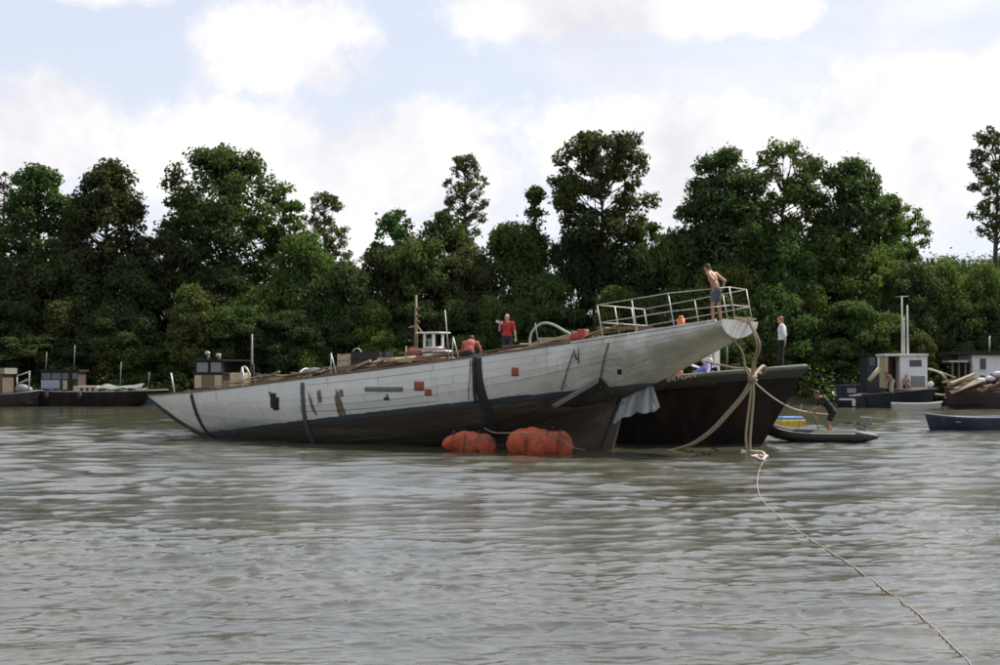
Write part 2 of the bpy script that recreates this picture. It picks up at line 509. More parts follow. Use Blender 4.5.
def leaves(r, cl, n, size, up=0.35, shell=0.5, aspect=0.62):
    """cl: rows x,y,z,radius,squash -> quads of leaf sprays spread through the clumps"""
    cl = np.asarray(cl, float)
    w = cl[:, 3] ** 2; w /= w.sum()
    k = r.choice(len(cl), n, p=w)
    d = r.normal(size=(n, 3)); d /= np.linalg.norm(d, axis=1)[:, None]
    rad = cl[k, 3] * (shell + (1.08 - shell) * r.random(n) ** 0.7) * (1 + 0.22 * r.normal(size=n) * 0.6)
    spray = r.random(n) < 0.16
    rad = np.where(spray, rad * r.uniform(1.0, 1.25, n), rad)
    lump = 1 + 0.22 * np.sin(5 * d[:, 0] + k) * np.sin(4 * d[:, 1] + 2 * k) 
    pos = cl[k, :3] + d * (rad * lump)[:, None] * np.stack([np.ones(n), np.ones(n), cl[k, 4]], 1)
    nor = d * 0.55 + r.normal(size=(n, 3)) * 0.55; nor[:, 2] += up
    nor /= np.linalg.norm(nor, axis=1)[:, None]
    ax = np.cross(nor, r.normal(size=(n, 3))); ax /= np.linalg.norm(ax, axis=1)[:, None] + 1e-9
    bx = np.cross(nor, ax)
    s = size * r.uniform(0.55, 1.35, n)
    a = ax * s[:, None]; b = bx * (s * aspect)[:, None]
    droop = nor * (s * 0.22)[:, None]
    v = np.stack([pos - a - droop, pos - b * 1.0, pos + a - droop, pos + b * 1.0], 1).reshape(-1, 3)
    q = np.arange(4 * n).reshape(n, 4)
    clt = r.random(len(cl))
    tint = np.clip(0.55 * clt[k] + 0.45 * r.random(n), 0, 1)
    return v, q, tint

def tree_shape(r, h, w, base, kind='broad', nc=26, leaf=0.19, dens=1.0, lean=(0, 0)):
    """returns trunk MB and crown arrays; h height, w crown half width, base = crown bottom as share of h"""
    tb = MB()
    lx, ly = lean
    def axis(z):
        t = z / h
        return Vector((lx * t * t * h + 0.18 * math.sin(3 * t + h), ly * t * t * h + 0.15 * math.sin(2.3 * t + 2 * h), z))
    top = h * (0.93 if kind in ('conical', 'sparse') else 0.80)
    tr = max(0.13, 0.017 * h + 0.02 * w)
    zs = [top * i / 9 for i in range(10)]
    tb.tube([axis(z) for z in zs], [tr * (1.35 if i == 0 else 1) * (1 - 0.86 * i / 9) for i in range(10)], 8)
    cl = []
    def envelope(t):     # t 0..1 through the crown
        if kind == 'conical': return max(0.12, (1 - t) ** 0.75 * (0.55 + 0.45 * min(1, t * 6)))
        if kind == 'sparse': return 0.95 * math.sin(math.pi * min(1, 0.14 + 0.82 * t)) ** 0.6
        if kind == 'oak': return (0.55 + 0.55 * math.sin(math.pi * min(1, 0.05 + 0.86 * t)) ** 0.8) * (1.0 if t < .93 else .7)
        if kind == 'dome': return math.sqrt(max(0.02, 1 - t ** 2.2))
        return max(0.15, math.sin(math.pi * min(1, 0.16 + 0.80 * t)) ** 0.62)
    tries = 0
    while len(cl) < nc and tries < 4000:
        tries += 1
        t = r.random() ** (0.9)
        e = envelope(t) * w
        rho = e * math.sqrt(r.random()) ** (0.6)
        th = r.random() * 2 * math.pi
        rr = (0.13 if kind in ('sparse',) else 0.19 if kind == 'oak' else 0.21) * w * r.uniform(0.7, 1.5)
        rr = max(rr, 0.30 if kind == 'sparse' else 0.42)
        rho = max(0, rho - rr * 0.6)
        z = h * (base + (1 - base) * t)
        z = min(z, h - rr * 0.7)
        ax = axis(z)
        p = np.array([ax.x + rho * math.cos(th), ax.y + rho * math.sin(th), z])
        if any(np.linalg.norm((p - c[:3])) < 0.62 * (rr + c[3]) * (1.1 if kind in ('oak', 'sparse') else 0.9) for c in cl) and r.random() < 0.85: continue
        cl.append(np.array([p[0], p[1], p[2], rr, r.uniform(0.6, 0.9)]))
    cl = np.array(cl)
    for c in cl:
        zc = c[2]
        rho = math.hypot(c[0] - axis(zc).x, c[1] - axis(zc).y)
        z0 = max(h * 0.12, min(top * 0.97, zc - 0.35 * c[3] - rho * r.uniform(0.45, 0.9)))
        a = axis(z0); b = Vector(c[:3])
        mid = a.lerp(b, 0.5) + Vector((r.normal() * .12, r.normal() * .12, -0.10 * rho + r.normal() * .1)) 
        q = a.lerp(b, 0.78) + Vector((r.normal() * .1, r.normal() * .1, -0.05 * rho))
        r0 = tr * max(0.16, 0.42 * (1 - z0 / h))
        tb.tube([a, mid, q, b, b + Vector((0, 0, c[3] * .7))], [r0, r0 * .72, r0 * .5, r0 * .34, r0 * .12], 5)
        for _ in range(2):
            e = b + Vector((r.normal() * .6, r.normal() * .6, r.random() * .8)) * c[3]
            tb.tube([q, b.lerp(e, .4), e], [r0 * .36, r0 * .24, r0 * .08], 4)
    area = float((cl[:, 3] ** 2).sum()) * 4 * math.pi
    n = int(dens * area * 0.8 / (leaf * leaf * 1.2))
    return tb, cl, n

TREES = 0
def tree(name, label, px, top_py, half_px, Y, kind='broad', base=0.3, leafmat='mid', nc=26, leaf=0.19, dens=1.0, lean=(0, 0), group=None, seed=None, cat='tree', ground_z=None):
    global TREES
    TREES += 1
    r = np.random.default_rng(seed if seed is not None else 100 + TREES)
    X = (px - 500) / F * Y
    gz = float(ground(X, Y)) if ground_z is None else ground_z
    h = EYE + (HORIZON - top_py) / F * Y - gz
    w = half_px / F * Y
    root = empty(name, (X, Y, gz - 0.1), 0, label, cat, group)
    leaf *= 0.88
    tb, cl, n = tree_shape(r, h + 0.1, w, base, kind, int(nc * 2.4), leaf, dens, lean)
    tb.build('trunk', BARK, root, fix=False)
    v, q, tint = leaves(r, cl, n, leaf)
    np_mesh('crown', v, q, LEAF[leafmat], tint=tint, parent=root)
    return root

# the trees that stand against the sky, each its own shape
tree('broadleaf_tree', 'tall loose dark tree with sky showing through its crown, beside the far left barge', 40, 166, 48, 112, 'broad', .25, 'dark', 48, .20, .8, (-.02, 0))
tree('broadleaf_tree', 'tall dense dark tree with stepped crown above the moored dark barge', 104, 161, 48, 110, 'broad', .15, 'dark', 56, .20, 1.0, (.01, 0))
tree('oak_tree', 'great spreading oak with bare forked limbs and ragged crown above the yacht bow', 222, 150, 60, 113, 'oak', .35, 'dark', 36, .20, .95)
tree('broadleaf_tree', 'lower round dark tree leaning against the spreading oak', 180, 214, 32, 112, 'broad', .2, 'dark', 26, .2)
tree('broadleaf_tree', 'upright dark tree between the spreading oak and the thin feathery tree', 284, 182, 29, 114, 'broad', .2, 'dark', 30, .2, .95, (.01, 0))
tree('feathery_tree', 'thin feathery pale green tree with upright twigs on the skyline', 327, 192, 31, 118, 'sparse', .40, 'olive', 40, .14, .7)
tree('broadleaf_tree', 'rounded dark tree on the skyline above the barge mast', 398, 210, 34, 114, 'broad', .25, 'dark', 28, .2)
tree('slender_tree', 'slender sparse tree with bare stem rising above the wood', 463, 152, 27, 116, 'sparse', .60, 'olive', 34, .14, .75)
tree('broadleaf_tree', 'broad dark tree under the slender sparse one', 448, 213, 42, 112, 'broad', .2, 'dark', 34, .2)
tree('conical_tree', 'narrow dark conical tree beside the tallest clumpy tree', 535, 184, 31, 113, 'conical', .2, 'dark', 44, .18, 1.0)
tree('tall_tree', 'tallest tree with round clumpy crown and long ivy clad stem', 602, 132, 50, 112, 'oak', .45, 'dark', 34, .2, 1.05)
tree('ivy_tree', 'ivy covered dark stem rising inside the tallest clumpy tree', 592, 215, 22, 112.6, 'broad', .08, 'dark', 24, .19)
tree('broadleaf_tree', 'low skyline tree with thin top between the tallest tree and the wide grove', 650, 222, 32, 115, 'broad', .2, 'mid', 24, .19, .8)
tree('broadleaf_tree', 'wide heavy tree above the half naked person at the stern', 722, 148, 54, 111, 'broad', .18, 'mid', 52, .2)
tree('leaning_tree', 'dark tree with one branch leaning out over the wide heavy tree', 775, 143, 42, 113, 'oak', .25, 'dark', 38, .19, .95, (.05, 0))
tree('broadleaf_tree', 'round topped tree above the small boats at the far bank', 848, 160, 50, 113, 'broad', .16, 'mid', 48, .19, .95)
tree('broadleaf_tree', 'short dark tree at the shoulder of the round topped tree', 884, 194, 34, 115, 'broad', .2, 'dark', 32, .19)
tree('small_tree', 'small open crowned tree at the end of the grove on the hill', 910, 204, 19, 120, 'oak', .5, 'dark', 16, .17, .8)
tree('bare_stem_tree', 'tall thin tree with long bare stem alone on the hill top', 996, 126, 27, 118, 'oak', .42, 'dark', 26, .17, .85)
tree('thin_tree', 'thin wispy tree at the far end of the wood beside the moored barges', 3, 168, 20, 116, 'sparse', .45, 'olive', 18, .16, .6)
tree('willow_tree', 'pale yellow green rounded willow at the water behind the yacht bow', 194, 286, 35, 104.5, 'dome', .12, 'light', 44, .13, 1.1)

# woodland trees on the slope: six shapes, copied
protos = []
for k, (kind, lm, hh, ww, b) in enumerate((('broad', 'dark', 11, 4.2, .12), ('broad', 'mid', 10, 4.4, .08), ('dome', 'mid', 9, 4.4, .1), ('oak', 'dark', 11, 4.2, .15), ('broad', 'light', 9, 3.8, .1), ('conical', 'mid', 11, 3.6, .06))):
    r = np.random.default_rng(900 + k)
    root = empty('woodland_tree', (0, 0, 0))
    tb, cl, n = tree_shape(r, hh, ww, b, kind, 74, .155, .95)
    tb.build('trunk', BARK, root, fix=False)
    v, q, tint = leaves(r, cl, n, .155)
    np_mesh('crown', v, q, LEAF[lm], tint=tint, parent=root)
    protos.append((root, hh, ww))
WL = ['dark green woodland tree with billowing crown on the wooded bank', 'mid green woodland tree with full crown on the wooded bank', 'mid green dome shaped tree on the wooded bank',
      'dark ragged woodland tree with open crown on the wooded bank', 'light green woodland tree catching the sun on the wooded bank', 'narrow topped mid green tree on the wooded bank']
WG = ['dark billowing trees of the bank', 'mid green full trees of the bank', 'dome shaped trees of the bank', 'ragged dark trees of the bank', 'light green trees of the bank', 'narrow topped trees of the bank']
used = set()
def wood(k, px, top, half, Y, rot):
    root, hh, ww = protos[k]
    o = root if k not in used else copy_tree(root)
    used.add(k)
    X = (px - 500) / F * Y; gz = float(ground(X, Y))
    h = EYE + (HORIZON - top) / F * Y - gz
    w = half / F * Y
    o.location = (X, Y, gz - .1); o.rotation_euler = (0, 0, rot)
    o.scale = (w / ww, w / ww, h / hh)
    lab = WL[k].replace(' on the wooded bank', '')
    near = min(MARKS, key=lambda m: abs(m[0] - px))[1]
    row = 'high on the bank' if top < 240 else 'half way up the bank' if top < 285 else 'low on the bank'
    full = f'{lab}, {row} beyond the {near}'
    lab2 = lab.replace('woodland ', '')
    if len(full.split()) > 16: full = f'{lab2}, {row} beyond the {near}'
    if len(full.split()) > 16: full = full.replace('half way up the bank', 'mid bank').replace('high on the bank', 'top bank').replace('low on the bank', 'low bank')
    tag(o, full, 'tree', WG[k])
MARKS = [(2, 'cream cabin'), (24, 'pipe rail barge'), (60, 'small wheelhouse'), (85, 'pale low cabin'), (120, 'grey hatch tarp'), (160, 'blue punt'), (194, 'pale willow'), (222, 'spreading oak'), (252, 'thin barge mast'), (284, 'green crate'),
         (305, 'blue grey sling'), (330, 'canvas bundle'), (352, 'wire reel'), (372, 'black crate'), (395, 'slatted hatch cover'), (416, 'derrick mast'), (435, 'white canopied winch'), (468, 'crouching person'), (507, 'person in red'), (540, 'arched hose'), (560, 'hose end'), (579, 'red pump'),
         (603, 'forward rail corner'), (625, 'tan rope coil'), (650, 'far rail corner'), (681, 'orange can'), (700, 'guard rail'), (716, 'bare chested person'), (745, 'white transom'), (781, 'person in white shirt'), (805, 'barge bow'), (829, 'blue covered boat'), (851, 'cabin cruiser'), (876, 'navy cabin'), (905, 'two pale masts'), (930, 'awning hoop'), (960, 'porch posts'), (985, 'white cabin')]
rr = random.Random(5)
spots = [(4, 120, 330, 30), (4, 300, 345, 26), (4, 388, 330, 26), (4, 455, 335, 24), (0, 572, 232, 32), (4, 548, 272, 37), (4, 522, 300, 30), (0, 20, 262, 46), (1, 75, 246, 50), (0, 130, 268, 44), (3, 158, 236, 38), (0, 215, 268, 46), (1, 262, 284, 40), (0, 305, 232, 44), (1, 345, 262, 44),
         (0, 385, 246, 42), (3, 425, 238, 42), (1, 470, 246, 46), (0, 510, 222, 40), (2, 490, 296, 30), (0, 625, 244, 44), (1, 668, 236, 40),
         (3, 700, 224, 46), (0, 745, 212, 50), (1, 790, 232, 48), (0, 832, 226, 46), (2, 872, 250, 44), (1, 915, 262, 40), (5, 330, 290, 36), (4, 352, 312, 32), (0, 420, 300, 42),
         (5, 60, 300, 44), (1, 118, 305, 46), (0, 8, 300, 40), (3, 240, 305, 40), (0, 290, 310, 40), (1, 300, 330, 34), (0, 460, 300, 40), (4, 372, 300, 26),
         (0, 650, 296, 40), (5, 690, 290, 42), (1, 725, 262, 46), (2, 775, 285, 46), (5, 812, 292, 40), (0, 850, 300, 40), (1, 888, 312, 36), (4, 838, 338, 30), (2, 735, 318, 36), (2, 930, 305, 32),
         (0, 615, 285, 30), (5, 575, 330, 30), (2, 960, 292, 34), (1, 988, 300, 36), (4, 915, 330, 24), (2, 945, 262, 30), (1, 985, 262, 30), (4, 775, 345, 26), (3, 30, 335, 40), (0, 85, 345, 40), (0, 150, 345, 36)]
spots += [(0, -40, 190, 50), (3, -85, 215, 46), (1, -60, 262, 44), (0, -135, 200, 52), (1, -185, 235, 50), (0, -30, 310, 40), (2, -110, 300, 42), (1, 1040, 240, 44), (0, 1085, 215, 48), (2, 1060, 300, 40), (1, 1140, 245, 46)]
for k, px, top, half in spots:
    Y = 112 - (top - 215) / 110 * 7.5 + rr.uniform(-1, 1)
    Y = min(max(Y, 104.2), 117)
    wood(k, px, top, half, Y, rr.uniform(0, 6.28))

# undergrowth that covers the bank and the hill: nobody could count it
def undergrowth(name, label, n_cl, x0, x1, y0, y1, rmin, rmax, leafmat, seed, leaf=.17, dens=.55, keep=None):
    r = np.random.default_rng(seed)
    X = r.uniform(x0, x1, n_cl); Y = r.uniform(0, 1, n_cl) ** 1.3 * (y1 - y0) + y0 + (shore(X) - 101)
    if keep is not None:
        m = keep(X, Y); X = X[m]; Y = Y[m]
    rad = r.uniform(rmin, rmax, len(X))
    cl = np.stack([X, Y, ground(X, Y) + rad * .35, rad, r.uniform(.55, .95, len(X))], 1)
    area = float((rad ** 2).sum()) * 4 * math.pi * .6
    n = int(dens * area / (leaf * leaf * 1.2))
    v, q, tint = leaves(r, cl, n, leaf, up=.5)
    o = np_mesh(name, v, q, LEAF[leafmat], tint=tint)
    tag(o, label, 'undergrowth', kind='stuff')
undergrowth('undergrowth', 'dark tangled undergrowth along the foot of the wooded bank', 300, -46, 46, 101.6, 108, .6, 1.5, 'olive', 41, .15)
undergrowth('hill_scrub', 'mid green scrub and bramble covering the open hillside', 420, 8, 58, 103, 138, .7, 1.7, 'mid', 42)
undergrowth('hill_bracken', 'light green bracken patches on the open hillside', 250, 12, 58, 103, 136, .5, 1.2, 'light', 43, .15)
undergrowth('wood_floor_scrub', 'dark scrub under the trees of the wood', 330, -50, 22, 107, 138, .9, 1.9, 'dark', 44, .2)
undergrowth('grass_mound', 'yellow green grassy mound among the dark trees', 60, 2.0, 6.6, 108.5, 112, .6, 1.3, 'light', 45, .12, .8)
# ------------------------------------------------------------------ the stranded yacht
YAW = -math.atan(0.592)
TRIM = math.atan(0.105)
yacht = empty('yacht', (-12.5, 50.35, -0.16), 0, 'long white wooden yacht hull with stern raised, worn paint and dark bottom', 'yacht')
yacht.rotation_euler = (0, -TRIM, YAW)
YM = Matrix.Translation((-12.5, 50.35, -0.16)) @ Euler((0, -TRIM, YAW)).to_matrix().to_4x4()
YI = YM.inverted()
def yw(x, y, z): return YM @ Vector((x, y, z))
LOA = 22.4
def z_deck(x): return float(interp(x, [0, 2, 4, 6, 8, 10, 12, 14, 16, 18, 20, 22.4], DECKZ))
DECKZ = [1.60, 1.50, 1.42, 1.38, 1.36, 1.33, 1.31, 1.31, 1.33, 1.37, 1.42, 1.50]
def half_b(x): return float(interp(x, [0, .5, 2, 4, 7, 10, 12, 14, 17, 20, 22.4], [0.03, .18, .60, 1.08, 1.62, 1.93, 2.05, 2.05, 1.90, 1.60, 1.32]))
def z_low(x): return float(interp(x, [0, .6, 1.4, 2.83, 4.5, 7, 10, 13, 16, 17.6, 18.6, 19.9, 21.1, 22.4], [1.56, 1.12, .58, -.14, -.62, -1.05, -1.32, -1.38, -1.05, -.66, -.32, .10, .52, 1.06]))
def sec_pe(x):
    return float(interp(x, [0, 3, 8, 13, 18, 22.4], [1.25, 1.55, 2.3, 2.6, 2.3, 2.2])), float(interp(x, [0, 3, 8, 13, 18, 22.4], [.95, .85, .66, .60, .62, .62]))
_sec = {}
def section(x):
    """points of the half section from deck edge to keel, evenly spaced along the girth"""
    k = round(x, 3)
    if k in _sec: return _sec[k]
    p, e = sec_pe(x); zd, zl, b = z_deck(x), z_low(x), half_b(x)
    q = np.concatenate((np.linspace(0, .8, 30), 1 - .2 * np.linspace(1, 0, 40)[1:] ** 2))
    y = b * (1 - q ** p) ** e * (1 + .03 * np.sin(np.pi * np.clip(q * 1.6, 0, 1))) + 0.02 * (1 - q)
    z = zd - (zd - zl) * q
    s = np.concatenate(([0], np.cumsum(np.hypot(np.diff(y), np.diff(z)))))
    _sec[k] = (s / s[-1], y, z)
    return _sec[k]
def hull_pt(x, v, side=-1, off=0.0):
    s, y, z = section(x)
    def at_(v):
        v = min(max(v, 0), 1)
        return np.interp(v, s, y), np.interp(v, s, z)
    a = at_(v); b = at_(v + .01); c = at_(v - .01)
    ty, tz = b[0] - c[0], b[1] - c[1]; l = math.hypot(ty, tz) or 1
    ny, nz = -tz / l, ty / l
    return Vector((x, side * (a[0] + ny * off), a[1] + nz * off))
def hull_y(x, z):
    s, y, zz = section(x)
    return float(np.interp(-z, -zz, y)) if z > zz[-1] else 0.0
def to_local(px, py, yloc=None, n=12):
    """point of the near hull side under a photo pixel (or on the plane y=yloc), in yacht space"""
    o = YI @ Vector((0, 0, EYE)); d = (YI @ at(px, py, 1.0)) - o
    yl = -1.6 if yloc is None else yloc
    for _ in range(n):
        t = (yl - o.y) / d.y; p = o + d * t
        if yloc is not None: break
        yl = 0.5 * yl + 0.5 * -max(0.17, hull_y(min(max(p.x, .05), LOA), p.z))
    return p

def yacht_paint():
    t = NT('worn yacht paint')
    tc = t.n('ShaderNodeTexCoord'); sp = t.n('ShaderNodeSeparateXYZ'); t.l(tc.outputs['Object'], sp.inputs[0])
    x, y, z = sp.outputs
    oi = t.n('ShaderNodeObjectInfo')
    v = t.coord((1, 1, 1)); vs = t.coord((1.6, 1.6, .22)); vl = t.coord((.25, 1, 2.2))
    white = t.mix(t.noise(1.2, 6, .65, v), (0.70, 0.69, 0.64), (0.83, 0.82, 0.77))
    white = t.mix(t.ramp(oi.outputs['Random'], 0, 1, 0, .30), white, (0.52, 0.52, 0.49))
    # grey-green grime, also low at the bow; water-lit olive of the counter painted aft
    aft = t.ramp(x, 14.5, 19.5)
    g = t.math('MULTIPLY', t.ramp(t.noise(.8, 6, .7, v), .30, .62), t.math('ADD', t.math('MULTIPLY', aft, .55), .2))
    white = t.mix(g, white, (0.34, 0.335, 0.265))
    white = t.mix(t.math('MULTIPLY', t.ramp(t.noise(2.6, 7, .7, vs), .56, .74), .45), white, (0.20, 0.185, 0.15))
    # bare rust brown runs
    peel = t.ramp(t.noise(4.2, 9, .78, t.coord((.8, 1, 1.6)), .3), .635, .665, 0, .8)
    white = t.mix(peel, white, t.mix(t.noise(7, 4, .6, v), (0.20, 0.19, 0.165), (0.30, 0.235, 0.17)))
    rust = t.math('MULTIPLY', t.ramp(t.noise(1.1, 8, .75, vs), .61, .73), t.ramp(z, .2, .9, 0.2, .8))
    white = t.mix(rust, white, (0.15, 0.085, 0.045))
    # rust runs below the old chain plates
    nst = t.noise(3.2, 8, .72, t.coord((2.2, 1, .30)))
    for px, py0, py1, w in ((309.5, 390, 416, .11), (318, 389, 406, .13), (335.5, 388, 424, .20), (341, 389, 398, .10), (575, 352, 362, .06), (386, 393, 402, .09)):
        c0 = to_local(px, py0); c1 = to_local(px, py1)
        dx = t.math('DIVIDE', t.math('ABSOLUTE', t.math('SUBTRACT', x, c0.x)), w)
        dz = t.math('DIVIDE', t.math('ABSOLUTE', t.math('SUBTRACT', z, (c0.z + c1.z) / 2)), abs(c0.z - c1.z) * .5)
        m_ = t.math('SUBTRACT', 1.0, t.math('MAXIMUM', dx, dz))
        f_ = t.ramp(t.math('ADD', m_, t.math('MULTIPLY', t.math('SUBTRACT', nst, .5), 3.4)), .12, .5, 0, .92)
        white = t.mix(f_, white, (0.105, 0.062, 0.028))
    low = t.math('MULTIPLY', t.ramp(z, .42, .02), t.ramp(x, 7.5, 4.5))
    white = t.mix(t.math('MULTIPLY', low, .75), white, (0.13, 0.15, 0.12))
    bot = t.mix(t.noise(1.5, 7, .68, vl), (0.024, 0.018, 0.013), (0.080, 0.060, 0.043))
    bot = t.mix(t.ramp(t.noise(1.0, 7, .7, vl, .5), .53, .66, 0, .75), bot, (0.140, 0.115, 0.085))
    bot = t.mix(t.math('MULTIPLY', t.ramp(x, 8, 4), .7), bot, (0.04, 0.048, 0.036))
    wob = t.math('MULTIPLY', t.math('SUBTRACT', t.noise(2.0, 4, .6, v), .5), .10)
    zz = t.math('ADD', z, wob)
    stripe = t.mix(t.noise(3, 5, .6, v), (0.026, 0.040, 0.050), (0.066, 0.088, 0.100))
    c = t.mix(t.ramp(zz, .055, .075), t.mix(t.ramp(zz, -.10, -.07), bot, stripe), white)
    t.l(c, t.p.inputs['Base Color'])
    t.l(t.ramp(t.noise(3, 4, .6, v), .3, .7, .45, .75), t.p.inputs['Roughness'])
    t.l(t.bump(t.noise(9, 6, .65, t.coord((.3, 1, 2))), .35, .012), t.p.inputs['Normal'])
    return t.m
YP = yacht_paint()
OLDWOOD = mat('old grey brown wood', (0.20, 0.15, 0.10), .85, .4, 4, (0.09, 0.06, 0.04), .6, .5)
RAWWOOD = mat('pale weathered timber', (0.42, 0.33, 0.22), .85, .35, 5, (0.20, 0.14, 0.08), .5, .4)
DARK = mat('dark recess', (0.018, 0.016, 0.014), .9, .3, 3)
WPAINT = mat('white paint', (0.72, 0.72, 0.70), .5, .12, 4, (0.40, 0.36, 0.28), .35)
CREAM = mat('cream paint', (0.50, 0.42, 0.26), .6, .2, 4, (0.24, 0.16, 0.09), .4)
GALV = mat('galvanised pipe', (0.50, 0.50, 0.46), .5, .2, 8, (0.26, 0.19, 0.12), .4, .1, .35)
ROPE = mat('old manila rope', (0.36, 0.29, 0.19), .95, .35, 30, None, .5, .8)
ROPEW = mat('pale nylon rope', (0.62, 0.52, 0.44), .8, .25, 30, None, .5, .6)
BLACKR = mat('black rubber', (0.020, 0.020, 0.021), .55, .4, 6, (0.07, 0.065, 0.055), .4)
WEB = mat('dark webbing', (0.028, 0.030, 0.030), .85, .3, 12)
WEBB = mat('blue grey webbing', (0.085, 0.11, 0.13), .85, .3, 12)
BLUEP = mat('blue plastic sheet', (0.030, 0.055, 0.22), .4, .3, 5)
REDP = mat('red painted metal', (0.36, 0.045, 0.03), .5, .3, 9, (0.09, 0.04, 0.03), .4)
ORANGE = mat('orange bag cloth', (0.50, 0.085, 0.028), .75, .45, 5, (0.075, 0.038, 0.022), .9, .6)
ORPLAST = mat('orange plastic', (0.75, 0.16, 0.05), .4, .15, 5)
GLASS = mat('dark window glass', (0.03, 0.04, 0.045), .08, .2, 2, bump=0)
RUSTM = mat('rusty steel', (0.13, 0.065, 0.035), .85, .5, 5, (0.05, 0.03, 0.02), .5, .5)
GREYM = mat('grey metal', (0.22, 0.23, 0.23), .5, .25, 5, (0.12, 0.08, 0.05), .4)

def build_yacht():
    # inner shell
    xs = np.concatenate(([0, .15, .35, .6], np.linspace(1, LOA, 52)))
    NV = 22
    m = MB()
    for side in (-1, 1):
        m.sheet([[hull_pt(x, j / NV, side, -.028) for j in range(NV + 1)] for x in xs])
    m.build('hull', DARK, yacht)
    # planking, strake by strake, in lengths with staggered butts
    NS = 16
    r = random.Random(3)
    for side in (-1, 1):
        for k in range(NS):
            v0, v1 = k / NS, (k + 1) / NS
            cuts = [0.0]; x = r.uniform(2.5, 5.5)
            while x < LOA - 2.0: cuts.append(x); x += r.uniform(4.2, 6.4)
            cuts.append(LOA)
            for a, b in zip(cuts[:-1], cuts[1:]):
                nx = max(4, int((b - a) / .55)) + (3 if a == 0 else 0)
                proud = r.uniform(-.006, .005)
                gap = r.choice((.001, .001, .0015, .004, .010 if 1 < k < 8 else .003)) if 7 < a < 17.5 else .001
                dep = -.024 if gap > .005 else -.007
                rows = []
                for i in range(nx + 1):
                    t = i / nx
                    if a == 0: t = t ** 1.6
                    xx = a + .006 + (b - a - .012) * t
                    gl = max(.6, _girth(xx))
                    g = gap / gl; bz = .010 / gl
                    if v1 - v0 < 2 * (g + bz): g = bz = (v1 - v0) * .1
                    w = proud + r.uniform(-.0015, .0015)
                    rows.append([hull_pt(xx, v0 + g, side, dep), hull_pt(xx, v0 + g + bz, side, w), hull_pt(xx, v1 - g - bz, side, w), hull_pt(xx, v1 - g, side, dep)])
                mb = MB(); mb.sheet(rows, smooth=False)
                mb.add(rows[0], [(0, 1, 2, 3)]); mb.add(rows[-1], [(3, 2, 1, 0)])
                mb.build('plank', YP, yacht)
    # stem, keel, sternpost and rudder as one backbone
    def keel_z(x):
        zl = z_low(x)
        k = zl - .10 if x <= 3.2 else float(np.interp(x, [3.2, 7.5, 17.4, 18.62], [z_low(3.2) - .10, -2.45, -2.6, -.36]))
        return min(k, zl - .02) if x < 18.3 else k
    m = MB(); ring = []
    for x in np.linspace(0, 3.4, 16):
        zl = z_low(x)
        ring.append([Vector((x, -.05, zl + .05 + .03 * x)), Vector((x, -.075, zl - .06)), Vector((x, -.03, zl - .11)), Vector((x, .03, zl - .11)), Vector((x, .075, zl - .06)), Vector((x, .05, zl + .05 + .03 * x))])
    m.sheet(ring); m.build('stem', mat('dark keel timber', (.035, .030, .024), .8, .4, 4, (.08, .075, .06), .4, .4), yacht)
    m = MB()
    for side in (-1, 1):
        ring = []
        for x in np.linspace(3.4, 18.6, 50):
            zl = z_low(x); kz = keel_z(x); f = min(1, (x - 3.4) / 3.0)
            zt = zl + .55 * f
            yt = hull_y(x, zt) + .012
            dr = max(.05, min(.9, zl - kz)) * f + .04
            row = []
            for j in range(9):
                q = j / 8
                zz = zt + (zl - dr * .8 - zt) * q
                row.append(Vector((x, side * (.15 + (yt - .15) * (1 - q) ** 2.1 if yt > .15 else .15 * (1 - .2 * q)), zz)))
            row.append(Vector((x, side * .13, min(kz, row[-1].z - .01)))); row.append(Vector((x, 0, min(kz, row[-1].z) - .01)))
            ring.append(row)
        m.sheet(ring)
    m.build('deadwood', YP, yacht)
    m = MB()
    m.prism([(18.66, -.30), (18.80, -.36), (18.52, -1.15), (18.05, -2.3), (17.46, -2.6)], 1, -.07, .07)
    m.build('rudder', YP, yacht)
    # transom of upright boards
    s, y, z = section(LOA)
    zd = z_deck(LOA); b = half_b(LOA)
    rake = .42
    nb = 9
    def low_z(yy): return float(np.interp(abs(yy), y[::-1], z[::-1]))
    tp = mat('transom white', (0.78, 0.78, 0.76), .55, .1, 3, (0.45, 0.42, 0.34), .3)
    for i in range(nb):
        y0 = -b + 2 * b * i / nb + .006; y1 = -b + 2 * b * (i + 1) / nb - .006
        vs = []
        for xo in (0.0, .05):
            for yy in np.linspace(y0, y1, 4):
                zl = low_z(yy) - .0; zt = zd + .03
                vs.append((LOA + xo + rake * (zl - z[-1]) * .9, yy, zl - .01)); vs.append((LOA + xo + rake * (zt - z[-1]) * .9, yy, zt))
        f = []
        for q in range(3):
            f += [(2 * q, 2 * q + 1, 2 * q + 3, 2 * q + 2), (8 + 2 * q, 8 + 2 * q + 2, 8 + 2 * q + 3, 8 + 2 * q + 1), (2 * q + 1, 8 + 2 * q + 1, 8 + 2 * q + 3, 2 * q + 3), (2 * q, 2 * q + 2, 8 + 2 * q + 2, 8 + 2 * q)]
        f += [(0, 8, 9, 1), (6, 7, 15, 14)]
        MB().add(vs, f).build('transom_board', tp, yacht)
    # counter planking closes to the raked transom
    m = MB()
    for side in (-1, 1):
        m.sheet([[Vector((LOA - .02 + (rake * (hull_pt(LOA, j / 12, side).z - z[-1]) * .9 + .02) * q, hull_pt(LOA, j / 12, side).y, hull_pt(LOA, j / 12, side).z)) for j in range(13)] for q in (0, 1)])
    m.build('counter_end', YP, yacht)
    # deck, toe rail
    m = MB()
    m.sheet([[Vector((x, half_b(x) * t, z_deck(x) - .05 + .06 * (1 - t * t) * min(1, x))) for t in np.linspace(-1, 1, 9)] for x in np.linspace(.05, LOA + .1, 40)])
    m.build('deck', OLDWOOD, yacht)
    r = random.Random(8)
